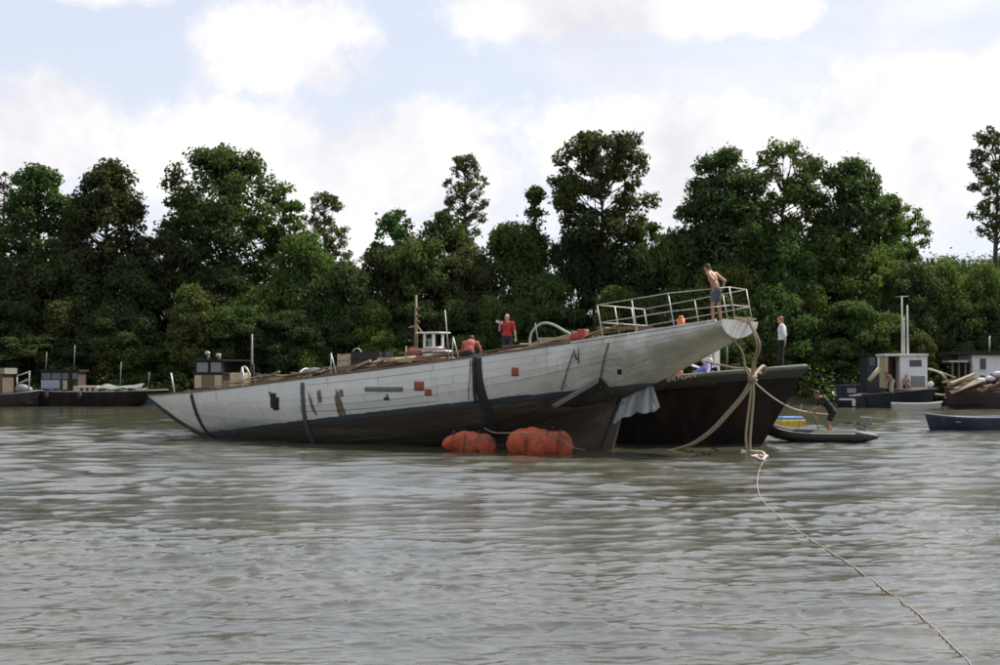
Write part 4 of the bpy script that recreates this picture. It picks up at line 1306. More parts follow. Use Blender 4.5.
    tag(o, 'crumpled dark blue plastic sheet on the barge deck under the counter', 'sheet')
    a, b = bpt(691, 365, -1.2), bpt(716, 373, -1.5)
    tag(MB().box((0, 0, 0), ((b - a).length, .16, .04), rot=(b - a).to_track_quat('X', 'Z').to_matrix()).build('white_plank', WPAINT, loc=(a + b) / 2), 'white plank leaning on the blue sheet under the yacht counter', 'plank')
    # pale sack by the vent
    tag(MB().ball((0, 0, 0), (.17, .14, .16), 12, 9).ball((.04, -.02, .17), (.08, .08, .07)).build('white_sack', mat('white cloth', (.7, .68, .66), .9, .15, 6), loc=bpt(707.5, 361, -.6)), 'knotted white cloth sack standing by the pale vent trunk', 'sack')
barge_gear()
# ---- red pump and hose on the yacht deck
def yd(px, py, yl): return YM @ to_local(px, py, yl)
def pump():
    p = yd(579, 347, -.9)
    root = empty('motor_pump', p, YAW, 'red motor pump with hose fittings standing on the yacht deck', 'pump')
    MB().tube([(-.20, 0, .28), (.12, 0, .28)], .17, 14).build('casing', REDP, root)
    MB().box((.12, 0, .34), (.32, .30, .34), taper=.8).build('engine', REDP, root, bevel=.03)
    MB().tube([(-.30, 0, .33), (-.18, 0, .33)], .06, 10).build('outlet', GALV, root)
    MB().tube([(.25, 0, .30), (.55, .05, .24)], .035, 8).build('inlet', GREYM, root)
    MB().tube([(-.28, .05, .10), (-.12, 0, .12)], .05, 8).build('drain_stub', GALV, root)
    for x in (-.2, .3):
        MB().tube([(x, -.2, -.08), (x * .8, -.05, .2)], .022, 6).build('leg', GREYM, root); MB().tube([(x, .2, -.08), (x * .8, .05, .2)], .022, 6).build('leg', GREYM, root)
    MB().box((-.16, -.1, .02), (.20, .2, .16)).build('sump', REDP, root)
    a = p + Dv * -.30 + Vector((0, 0, .33))
    pts = [a] + [yd(px, py, -.9) for px, py in ((570, 334), (563, 330), (555, 325.5), (548, 323.2), (542, 323.5), (536, 327), (531.5, 333), (530, 340), (530, 348))] + [yd(529, 356, -.7)]
    line('hose', 'pale arched hose from the red pump over the yacht deck', pts, .035, mat('pale hose', (.42, .45, .36), .6, .2, 10), 'hose')
    tag(MB().tube([(0, 0, -.1), (0, 0, .34)], [.10, .11], 10).tube([(0, 0, .34), (0, 0, .42)], [.09, .05], 10).build('orange_can', ORPLAST, loc=yd(681, 331, -1.15)), 'small orange can by the guard rail on the yacht counter', 'can')
    r = random.Random(13)
    for px, py, yl, sz, lb in ((613, 341, -.7, 1.0, 'tan rope coil on the yacht deck inside the forward rail'), (743, 323.5, -.1, .7, 'tan rope heap on the yacht transom edge')):
        pts = [Vector(((.34 + .1 * r.random()) * sz * math.cos(k * .9) + r.uniform(-.08, .08), (.22 + .1 * r.random()) * sz * math.sin(k * .9) + r.uniform(-.06, .06), .03 + .004 * k + .07 * r.random() * sz)) for k in range(26)]
        o = MB().tube(spline(pts, 4), .017, 5).build('rope_coil', ROPE, loc=yd(px, py, yl), rz=YAW)
        tag(o, lb, 'rope coil')
pump()
# ---- loose timbers lying about the yacht deck
def timbers():
    r = random.Random(21)
    base = [MB().box((0, 0, 0), (1.0, .15, .035)), MB().box((0, 0, 0), (1.0, .09, .07)), MB().box((0, 0, 0), (1.0, .22, .028))]
    mats_ = [RAWWOOD, OLDWOOD, RAWWOOD, CREAM, OLDWOOD, HATCH]
    lab = [['flat pale plank lying loose on the yacht deck', 'flat grey brown plank lying loose on the yacht deck'], ['square pale timber lying loose on the yacht deck', 'square grey brown timber lying loose on the yacht deck'], ['wide pale board lying loose on the yacht deck', 'wide grey brown board lying loose on the yacht deck']]
    meshes = {}
    def put(px, n, yspread=(-1.0, .4), zup=.25):
        for _ in range(n):
            k = r.randrange(3); c = r.randrange(2); key = (k, c)
            if key not in meshes:
                meshes[key] = base[k].build('loose_plank' if k != 1 else 'loose_timber', OLDWOOD if c else RAWWOOD)
                o = meshes[key]
            else:
                o = meshes[key].copy(); C.objects.link(o)
            yl = r.uniform(*yspread)
            q = to_local(px + r.uniform(-14, 14), 370, -1.6)
            x = min(max(q.x, 1.5), 21.5); hb_ = half_b(x)
            y = max(-hb_ + .35, min(hb_ - .4, yl * hb_ * .8))
            o.location = YM @ Vector((x, y, z_deck(x) + .06 + r.random() * zup))
            o.rotation_euler = (r.uniform(-.2, .2), -TRIM + r.uniform(-.16, .16), YAW + r.uniform(-.5, .5))
            o.scale = (r.uniform(.7, 2.0), 1, 1)
            tag(o, lab[k][c], 'timber', lab[k][c].replace(' lying loose on the yacht deck', 's strewn on the yacht deck'))
    for px, n in ((215, 5), (265, 9), (285, 10), (300, 8), (345, 6), (365, 7), (390, 8), (405, 7), (425, 8), (445, 7), (500, 6), (512, 6), (545, 4), (560, 5), (595, 4), (610, 4)): put(px, n)
    put(395, 4, (-.6, 0), .55); put(285, 4, (-.6, 0), .45)
    # a tilted pale hatch cover propped up
    p = yd(393, 366, -.6)
    root = empty('hatch_cover', p, YAW + .2, 'pale slatted hatch cover propped up on the yacht deck', 'hatch cover')
    for i in range(5): MB().box((-.5 + .25 * i, 0, .16 + .02 * i), (.22, .9, .03), rot=(.15, -.08, 0)).build('slat', RAWWOOD, root)
    for y in (-.35, .35): MB().box((0, y, .12), (1.2, .05, .05)).build('batten', OLDWOOD, root)
    MB().tube([(.45, 0, -.12), (.45, 0, .62)], .025, 6).build('prop', RAWWOOD, root)
timbers()

# ---- hawsers at the stern
def hawsers():
    knot = at(752, 379, 39.6)
    def off(p, dx, dy=0): return p + Vector((dx, dy, 0))
    for k, dx in enumerate((-.03, .05)):
        line('hawser', 'doubled tan hawser looped over the white transom down to the knot', [yw(LOA - .1, .5 + dx, 1.53), yw(LOA + .14, .52 + dx, 1.57), yw(LOA + .27, .52 + dx, 1.47), off(at(758, 345, 39.2), dx), off(at(754, 362, 39.5), dx * .7), off(knot, dx * .4)], .034, ROPE, group='hawser parts over the transom')
    line('hawser', 'thin tan line from the yacht counter straight to the knot', [yw(LOA - .05, -.12, 1.02), at(742, 352, 39.6), at(746, 370, 39.6), knot], .032, ROPE)
    for k, dx in enumerate((-.035, .045)):
        line('hawser', 'thick tan hawser sagging from the knot to the water by the sternpost', [off(knot, dx), off(at(744, 394, 39.6), dx), off(at(729, 412, 39.7), dx), off(at(712, 430, 39.9), dx), off(at(694, 443, 40.2), dx), off(at(676, 449.5, 40.6), dx), off(at(660, 453.5, 40.9), dx), off(at(648, 458, 41.0), dx)], .036, ROPE, group='hawser sagging to the water')
    for k, dx in enumerate((-.06, .06)):
        line('hawser', 'tan hawser hanging straight down from the knot into the water', [off(knot, dx * .3), off(at(752, 395, 39.6), dx * .7), off(at(749.5, 420, 39.7), dx), off(at(748, 440, 39.7), dx), off(at(749.5, 456, 39.7), dx * .4)], .034, ROPE, group='hawser hanging from the knot')
    line('hawser', 'tan hawser from the knot up to the barge bow bollard', [knot, at(757, 372, 40.2), at(763, 366, 41.0), at(765, 370, 41.8), at(762, 374, 42.4), at(757, 371, 42.9)], .045, ROPE)
    line('hawser', 'long tan line along the barge gunwale to the knot', [bpt(700, 360, -1.0), bpt(716, 364, -1.6), bpt(735, 368, -2.2), at(748, 369, 40.2), knot], .03, ROPE)
    tag(MB().ball((0, 0, 0), (.11, .11, .14)).tube([(-.12, -.04, .05), (0, -.12, 0), (.12, -.04, -.05)], .05, 8).tube([(-.1, -.06, -.07), (0, -.13, .01), (.1, -.05, .1)], .05, 8).build('knot', ROPE, loc=knot), 'bulky tan rope knot hanging in front of the barge bow', 'knot')
    line('bow_line', 'thin pale line from the knot to the person in the black dinghy', [knot + Vector((.03, 0, -.05)), at(762, 389, 40.6), at(775, 399, 42), at(788, 406.5, 43.6), at(800, 410.5, 45), at(814, 413, 46), at(829, 414.5, 46.3)], .018, ROPEW)
    # floating line out to the shore
    px = [(740, 453), (752, 452.5), (760, 454), (766, 457), (762, 464), (758, 476), (757.5, 487), (761, 498), (770, 509), (784, 521), (802, 534), (824, 548), (848, 563), (873, 581), (897, 598), (921, 616), (943, 637), (962, 655), (982, 680), (1010, 720)]
    pts = spline([on_water(a, b) for a, b in px], 14)
    for p in pts: p.z = .005 + .6 * float(wave(p.x, p.y))
    line('floating_line', 'pale line floating in a curve across the river towards the shore', pts, [.012 - .0075 * i / len(pts) for i in range(len(pts))], mat('wet pinkish rope', (.40, .29, .22), .7, .3, 20), raw=True)
    pts = spline([on_water(a, b) for a, b in ((742, 451), (752, 453), (762, 453.5), (767, 457), (762, 460), (752, 457.5), (757, 455), (766, 459))], 8)
    for p in pts: p.z = float(wave(p.x, p.y)) + .03
    line('rope_tangle', 'pale pink tangle of rope floating below the barge bow', pts, .035, ROPEW, raw=True)
hawsers()
# ------------------------------------------------------------------ people
SKIN = mat('skin', (0.46, 0.26, 0.17), .55, .12, 8, bump=0)
SKINT = mat('tanned skin', (0.40, 0.21, 0.125), .55, .12, 8, bump=0)
STAND = dict(pelvis=(0, 0, .95), waist=(0, 0, 1.10), chest=(0, 0, 1.30), neck=(0, 0, 1.47), head=(.03, 0, 1.625), face=(1, 0, 0),
             shL=(0, .185, 1.42), shR=(0, -.185, 1.42), elL=(-.04, .245, 1.14), elR=(-.04, -.245, 1.14), wrL=(.05, .25, .90), wrR=(.05, -.25, .90), haL=(.07, .25, .82), haR=(.07, -.25, .82),
             hiL=(0, .09, .92), hiR=(0, -.09, .92), knL=(.03, .10, .50), knR=(.03, -.10, .50), anL=(0, .105, .085), anR=(0, -.105, .085), toL=(.17, .13, .03), toR=(.17, -.13, .03))
def remeshed(mb, name, material, parent, voxel, smooth=4):
    o = mb.build(name, material, parent)
    m = o.modifiers.new('remesh', 'REMESH'); m.mode = 'VOXEL'; m.voxel_size = voxel; m.use_smooth_shade = True
    s = o.modifiers.new('smooth', 'SMOOTH'); s.iterations = smooth; s.factor = .5
    return o
def person(label, loc, rz, pose, skin, top=None, bottom=None, shoes=None, hair=None, sleeves='short', legs='long', scale=1.0, voxel=.0115, extra=None):
    J = {k: Vector(v) for k, v in {**STAND, **pose}.items()}
    root = empty('person', loc, rz, label, 'person'); root.scale = (scale,) * 3
    b = MB()
    up = (J['neck'] - J['pelvis']).normalized()
    side = (J['shL'] - J['shR']).normalized()
    fw = J['face'].normalized(); hs = Vector((-fw.y, fw.x, 0)); hs = hs.normalized() if hs.length > .1 else side
    hu = fw.cross(hs).normalized()
    HM = Matrix((fw, hs, hu)).transposed()
    hd = J['head']
    b.ball(hd + hu * .025, (.092, .074, .098), 14, 10, M=HM)             # cranium
    b.ball(hd + fw * .022 - hu * .055, (.066, .056, .072), 12, 9, M=HM)     # jaw
    b.cap(hd + fw * .085 + hu * .01, hd + fw * .104 - hu * .026, .011, .015, 8)  # nose
    b.ball(hd + fw * .082 - hu * .062, (.013, .026, .010), 8, 6, M=HM)     # lips
    b.ball(hd + fw * .080 + hu * .028, (.016, .050, .012), 8, 6, M=HM)     # brow
    for s in (-1, 1): b.ball(hd + hs * s * .076 - fw * .005 - hu * .008, (.022, .012, .032), 8, 6, M=HM)   # ears
    b.cap(hd - hu * .06 - fw * .02, J['neck'] - up * .02, .056, .062)
    TM = Matrix((side.cross(up), side, up)).transposed()
    b.ball(J['chest'], (.115, .165, .20), 14, 10, M=TM)
    b.ball(J['waist'], (.100, .140, .17), 14, 10, M=TM)
    b.ball(J['pelvis'], (.115, .160, .14), 14, 10, M=TM)
    b.cap(J['shL'], J['shR'], .068, .068); b.cap(J['neck'], J['chest'], .07, .10)
    for s in 'LR':
        sh, el, wr, ha = J['sh' + s], J['el' + s], J['wr' + s], J['ha' + s]
        b.cap(sh, el, .056, .041); b.cap(el, wr, .041, .028)
        hdir = (ha - wr).normalized(); across = side if abs(hdir.dot(side)) < .8 else up
        across = (across - hdir * across.dot(hdir)).normalized(); palm_n = hdir.cross(across)
        PM = Matrix((hdir, across, palm_n)).transposed()
        b.ball(wr + hdir * .055, (.052, .040, .020), 10, 8, M=PM)
        for k, (o_, ln) in enumerate(((-.030, .062), (-.010, .074), (.010, .070), (.029, .054))):
            a = wr + hdir * .09 + across * o_
            m_ = a + hdir * ln * .55 + palm_n * .006; e = m_ + hdir * ln * .40 + palm_n * .022
            b.cap(a - hdir * .02, m_, .0105, .0095, 8); b.cap(m_, e, .0095, .008, 8)
        sg = 1 if s == 'R' else -1
        a = wr + hdir * .03 + across * .030 * sg
        b.cap(a, a + hdir * .035 + across * .030 * sg, .013, .0115, 8); b.cap(a + hdir * .035 + across * .030 * sg, a + hdir * .068 + across * .036 * sg + palm_n * .01, .0115, .0095, 8)
        hi, kn, an, to = J['hi' + s], J['kn' + s], J['an' + s], J['to' + s]
        b.cap(hi, kn, .086, .055); b.cap(kn, kn.lerp(an, .35), .053, .056); b.cap(kn.lerp(an, .35), an, .056, .036)
        heel = an + (an - to).normalized() * .05 - Vector((0, 0, .045))
        b.cap(an, heel, .036, .034); b.cap(heel, to, .034, .030); b.cap(an, an.lerp(to, .7), .035, .030)
    body = remeshed(b, 'body', skin, root, voxel)
    for s in (-1, 1):
        MB().ball(hd + fw * .083 + hs * s * .032 + hu * .008, (.008, .013, .008), 8, 6, M=HM).build('eye', DARK, body)
    if top:
        t = MB(); g = .014
        t.ball(J['chest'], (.115 + g + .012, .165 + g, .205), 14, 10, M=TM); t.ball(J['waist'], (.115 + g, .150 + g, .19), 14, 10, M=TM)
        t.ball(J['pelvis'] + up * .05, (.120 + g, .165 + g, .10), 14, 10, M=TM)
        t.cap(J['shL'], J['shR'], .072 + g, .072 + g); t.cap(J['neck'] - up * .05, J['chest'], .080, .12)
        for s in 'LR':
            sh, el, wr = J['sh' + s], J['el' + s], J['wr' + s]
            if sleeves == 'short': t.cap(sh, sh.lerp(el, .62), .060 + g, .056 + g)
            elif sleeves == 'long': t.cap(sh, el, .058 + g, .046 + g); t.cap(el, el.lerp(wr, .88), .046 + g, .036 + g)
            elif sleeves == 'rolled': t.cap(sh, el, .058 + g, .048 + g); t.cap(el, el.lerp(wr, .25), .048 + g, .044 + g)
        remeshed(t, 'shirt', top, root, voxel, 3)
    if bottom:
        t = MB(); g = .014
        t.ball(J['pelvis'], (.122 + g, .166 + g, .15), 14, 10, M=TM); t.cap(J['hiL'], J['hiR'], .09, .09)
        for s in 'LR':
            hi, kn, an = J['hi' + s], J['kn' + s], J['an' + s]
            if legs == 'short': t.cap(hi, hi.lerp(kn, .55), .092 + g, .080 + g)
            else: t.cap(hi, kn, .090 + g, .062 + g); t.cap(kn, kn.lerp(an, .35), .060 + g, .062 + g); t.cap(kn.lerp(an, .35), an + Vector((0, 0, .02)), .062 + g, .050 + g)
        remeshed(t, 'trousers' if legs == 'long' else 'shorts', bottom, root, voxel, 3)
    if shoes:
        for s in 'LR':
            an, to = J['an' + s], J['to' + s]
            t = MB(); heel = an + (an - to).normalized() * .05 - Vector((0, 0, .045))
            t.cap(an - Vector((0, 0, .01)), heel, .045, .042); t.cap(heel, to, .042, .038); t.cap(an, an.lerp(to, .7), .045, .038)
            remeshed(t, 'shoe', shoes, root, voxel, 2)
    if hair:
        t = MB()
        t.ball(hd + hu * .045 - fw * .022, (.094, .082, .086), 14, 10, M=HM); t.ball(hd - fw * .055 - hu * .01, (.045, .070, .075), 12, 9, M=HM)
        remeshed(t, 'hair', hair, root, voxel, 2)
    return root, J
HAIRD = mat('dark hair', (.022, .016, .012), .6, .3, 40); HAIRG = mat('grey blond hair', (.34, .29, .22), .6, .25, 40); HAIRR = mat('reddish hair', (.26, .115, .055), .6, .25, 40)
def cloth(name, col, var=.2): return mat(name, col, .9, var, 9, bump=.3)
NAVY = cloth('dark navy cloth', (.016, .018, .024)); REDC = cloth('red cloth', (.36, .030, .026)); WHITEC = cloth('white shirt cloth', (.70, .71, .74), .08)
FACE_BOW = YAW + math.pi

# red shirt on the barge hatch, facing the camera with one forearm raised
pz = bpt(507, 366, .3)
rp, RJ = person('person in red shirt and dark trousers standing on the barge, forearm raised', (pz.x, pz.y, 2.60), R(-98), dict(
    elR=(.02, -.27, 1.17), wrR=(.20, -.24, 1.36), haR=(.24, -.22, 1.42), elL=(-.02, .27, 1.15), wrL=(.06, .31, .92), haL=(.08, .32, .84), face=(1, -.15, -.08)),
    SKIN, REDC, NAVY, BLACKR, HAIRG)
q = rp.matrix_basis @ Vector((.25, -.24, 1.46))
tag(MB().box((0, 0, 0), (.24, .02, .07), rot=(.2, .3, .2)).build('folded_paper', mat('blue white paper', (.55, .66, .80), .7, .1, 6), loc=q), 'folded pale blue paper held up by the person in the red shirt', 'paper')
# crouching figure in faded red seen from behind on the yacht deck
p = YM @ to_local(468.5, 366, -1.15)
zd_ = (YM @ Vector((to_local(468.5, 366, -1.15).x, -1.15, z_deck(14.0)))).z
person('person in faded red shirt crouching on the yacht deck, back turned', (p.x, p.y, zd_ + .02), R(72), dict(
    pelvis=(0, 0, .20), waist=(.05, 0, .33), chest=(.15, 0, .46), neck=(.27, 0, .55), head=(.37, .03, .62), face=(.9, .1, -.35), shL=(.20, .19, .50), shR=(.20, -.19, .50),
    elL=(.30, .29, .30), elR=(.30, -.29, .30), wrL=(.48, .20, .25), wrR=(.48, -.20, .25), haL=(.55, .17, .24), haR=(.55, -.17, .24),
    hiL=(.02, .09, .19), hiR=(.02, -.09, .19), knL=(.36, .17, .40), knR=(.36, -.17, .40), anL=(.25, .15, .06), anR=(.25, -.15, .06), toL=(.41, .17, .03), toR=(.41, -.17, .03)),
    SKIN, cloth('faded red cloth', (.50, .13, .10), .3), NAVY, BLACKR, HAIRD)
# bare chested figure at the stern
lp = to_local(716, 325, -.45)
p = YM @ Vector((lp.x, -.45, z_deck(lp.x) + .0))
person('bare chested person in patterned shorts at the yacht stern, looking down', (p.x, p.y, p.z), FACE_BOW - .25, dict(
    pelvis=(0, 0, .95), waist=(.035, 0, 1.10), chest=(.11, 0, 1.28), neck=(.19, 0, 1.44), head=(.29, 0, 1.56), face=(.86, .05, -.5), shL=(.13, .185, 1.40), shR=(.13, -.185, 1.40),
    elL=(-.12, .26, 1.20), elR=(-.12, -.26, 1.20), wrL=(-.06, .20, .97), wrR=(-.06, -.20, .97), haL=(-.02, .19, .88), haR=(-.02, -.19, .88), knL=(.05, .09, .50), knR=(-.02, -.10, .50), anL=(.02, .10, .085), anR=(-.10, -.10, .085), toL=(.18, .12, .03), toR=(.06, -.12, .03)),
    SKINT, None, mat('patterned shorts cloth', (.09, .12, .15), .9, .8, 14, (.32, .34, .33), .5), None, HAIRD, legs='short', scale=1.0)
# white shirt on the barge foredeck
p = bpt(782, 366.5, -.15)
person('person in white shirt and black trousers standing on the barge bow', (p.x, p.y, b_sheer((BI @ p).x / BL) - .02), FACE_BOW + .25, dict(
    head=(.05, 0, 1.62), face=(.95, 0, -.25), chest=(.0, 0, 1.30), elL=(-.10, .25, 1.15), elR=(-.08, -.25, 1.15), wrL=(-.12, .24, .90), wrR=(.02, -.26, .92), haL=(-.12, .23, .82), haR=(.05, -.26, .84)),
    SKIN, WHITEC, cloth('black cloth', (.012, .012, .014)), BLACKR, HAIRR, sleeves='rolled', scale=.97)

# ------------------------------------------------------------------ black dinghy with outboard
def dinghy():
    Y = 46.0
    c = at(822, 441, Y); root = empty('dinghy', (c.x, c.y, 0), math.pi - .10, 'black inflatable dinghy with small outboard moored off the barge bow', 'dinghy')
    # local x towards bow (picture left)
    hw = .58
    def tube_path(s):
        return [(-1.72, s * hw * .94, .20), (-1.2, s * hw, .20), (-.4, s * hw, .20), (.4, s * hw, .21), (1.0, s * hw * .93, .25), (1.4, s * hw * .68, .33), (1.68, s * hw * .28, .42), (1.76, 0, .45)]
    for s in (-1, 1):
        pts = spline([Vector(p) for p in tube_path(s)], 6)
        n = len(pts)
        rr_ = [(.05 + .17 * min(1, i / 7)) if i < 7 else .22 for i in range(n)]
        MB().tube(pts, rr_, 14).build('side_tube', BLACKR, root)
        MB().tube([p + Vector((0, s * .20, .10)) for p in pts[8:-8]], .02, 5).build('grab_line', ROPEW, root)
    MB().sheet([[Vector((x, y * hw * (1 if x < .9 else 1 - .5 * (x - .9)), .09)) for y in (-1, 0, 1)] for x in np.linspace(-1.2, 1.5, 8)]).build('floor', mat('grey floor', (.24, .23, .20), .8), root)
    MB().box((-1.22, 0, .30), (.05, 1.0, .42)).build('transom', mat('plywood', (.30, .25, .18), .7), root, bevel=.01)
    MB().box((.0, 0, .34), (.25, 1.1, .04)).build('thwart', mat('plywood', (.30, .25, .18), .7), root)
    ob = MB().tube([(-1.36, 0, .55), (-1.36, 0, -.35)], .05, 8).box((-1.28, 0, .48), (.16, .22, .22)).build('outboard_motor', GREYM, root)
    MB().box((-1.40, 0, .70), (.44, .28, .26), taper=.8).box((-1.40, 0, .58), (.46, .30, .06)).build('cowl', mat('olive grey cowl', (.20, .20, .16), .5, .15, 5), ob, bevel=.05)
    MB().tube([(-1.25, 0, .60), (-.75, .06, .64)], .025, 8).build('tiller', BLACKR, ob)
    # gear inside
    rows = []
    for k in range(6):
        rows += [(.42 * math.cos(a) * (1 - .08 * k) + .45, .30 * math.sin(a) * (1 - .08 * k), .14 + .045 * k) for a in np.linspace(0, 6.1, 20)]
    o = MB().tube(rows, .03, 5).build('rope_heap', ROPE); o.matrix_world = root.matrix_basis.copy()
    tag(o, 'tan rope heaped in the middle of the black dinghy', 'rope coil')
    M = root.matrix_basis
    # helper standing in it
    f = M @ Vector((-.22, .05, .10))
    person('person in dark overalls with pale back straps bending forward in the black dinghy', f, math.pi - .05, dict(
        pelvis=(-.10, 0, .86), waist=(-.01, 0, 1.0), chest=(.13, 0, 1.16), neck=(.26, 0, 1.28), head=(.37, 0, 1.37), face=(.82, 0, -.55), shL=(.19, .18, 1.24), shR=(.19, -.18, 1.24),
        elL=(.34, .25, .98), elR=(.32, -.25, .97), wrL=(.56, .22, .90), wrR=(.57, -.18, .84), haL=(.64, .20, .88), haR=(.65, -.17, .81), hiL=(-.10, .09, .83), hiR=(-.10, -.09, .83), knL=(.06, .11, .46), knR=(-.02, -.10, .45),
        anL=(-.02, .11, .085), anR=(-.14, -.11, .085), toL=(.14, .13, .03), toR=(.02, -.13, .03)), SKINT, cloth('dark green overalls', (.018, .022, .020)), cloth('dark green overalls', (.018, .022, .020)), None, HAIRD, legs='short', scale=1.06)
    st = MB()
    for s in (-1, 1): st.tube([M @ Vector((-.22 - q_[0], .05 - s * .06, .10 + q_[2])) for q_ in ((-.16, 0, 1.02), (-.02, 0, 1.11), (.12, 0, 1.205), (.26, 0, 1.245))], .018, 5)
    tag(MB().tube([M @ Vector((.02, -.15, .12)), M @ Vector((.20, -.22, .86))], .02, 6).build('boat_hook', OLDWOOD), 'short boat hook standing in the black dinghy beside the bending person', 'boat hook')
dinghy()

# ------------------------------------------------------------------ other boats
def simple_boat(name, label, px, py_w, L, beam, H, rz, hullmat, cat='boat', low=-.2, railmat=None, thwarts=True, inner=None, **kw):
    c = on_water(px, py_w)
    root = empty(name, (c.x, c.y, 0), rz, label, cat)
    shr = kw.pop('sheer', lambda t: H * (1 + .30 * (t - .5) ** 2 * 4 * (1 if t > .5 else .35)))
    rows, hb = loft(L, beam, shr, low, **kw)
    off = Vector((-L / 2, 0, 0))
    m = MB()
    for s in (-1, 1): m.sheet([[p + off for p in r_] for r_ in rows[s]])
    m.sheet([[p + off for p in rows[-1][0]], [p + off for p in rows[1][0]]])
    o = m.build('hull', hullmat, root)
    sd = o.modifiers.new('thick', 'SOLIDIFY'); sd.thickness = .03; sd.offset = -1
    top = [r_[0] + off for r_ in rows[-1]] + [r_[0] + off for r_ in reversed(rows[1])]
    top = [p for i, p in enumerate(top) if i == 0 or (p - top[i - 1]).length > .015]
    MB().tube([p + Vector((0, 0, .015)) for p in top], .035, 6).build('gunwale', railmat or hullmat, root)
    zin = min(.25 * H, H - .1)
    MB().sheet([[r_[0] * 1 + off for r_ in ()] or [Vector((rows[s][i][0].x - L / 2, rows[s][i][0].y * .86, H * .3)) for s in (-1, 1)] for i in range(0, len(rows[1]) - 2)]).build('bottom_boards', inner or OLDWOOD, root)
    if thwarts:
        for t in (.25, .5, .72):
            MB().box((L * t - L / 2, 0, H * .72), (.24, hb(L * t) * 1.9, .035)).build('thwart', inner or RAWWOOD, root)
    return root
NAVYP = mat('dark blue boat paint', (.018, .027, .058), .45, .3, 5, (.06, .065, .07), .35)
TEAL = mat('dark teal hull paint', (.020, .034, .046), .5, .35, 4, (.06, .04, .03), .4)
simple_boat('rowing_boat', 'dark blue open rowing boat lying empty on the river', 977, 430.5, 4.2, 1.35, .50, math.pi + .06, NAVYP, 'boat', thwarts=True, bow_start=.45, rake=.25, railmat=mat('pale blue rail', (.16, .20, .28), .6))
simple_boat('tender', 'pale grey inflatable tender alongside the dark hulled houseboat', 918, 410.5, 3.0, 1.3, .40, .03, mat('pale grey inflatable', (.50, .46, .42), .7, .2, 4), 'dinghy', thwarts=False, bow_start=.5, rake=.3)
# yellow float with blue top
def yellow_float():
    Yq = F * EYE / (427.5 - HORIZON)
    c = at(789, 428, Yq); root = empty('work_float', (c.x, c.y, 0), .28, 'yellow float with blue top lying behind the black dinghy', 'float'); root.scale = (.62, .62, .8)
    yl = mat('yellow paint', (.62, .45, .035), .55, .15, 4, (.28, .20, .05), .35); bp = mat('blue paint top', (.10, .20, .42), .5, .15, 4)
    body = MB().box((.0, 0, .18), (1.75, 1.3, .48), taper=1.06).build('body', yl, root, bevel=.10)
    MB().box((0, 0, .50), (1.70, 1.25, .16), taper=.88).build('top', bp, root, bevel=.05)
    for x in (-.4, .45): MB().box((x, -.70, .22), (.04, .04, .40)).build('rib', yl, root)
    MB().tube([(.55, -.2, .55), (.75, -.25, .95), (.80, -.25, 1.12)], .04, 8).ball((.80, -.25, 1.15), .07).build('post', GREYM, root)
yellow_float()

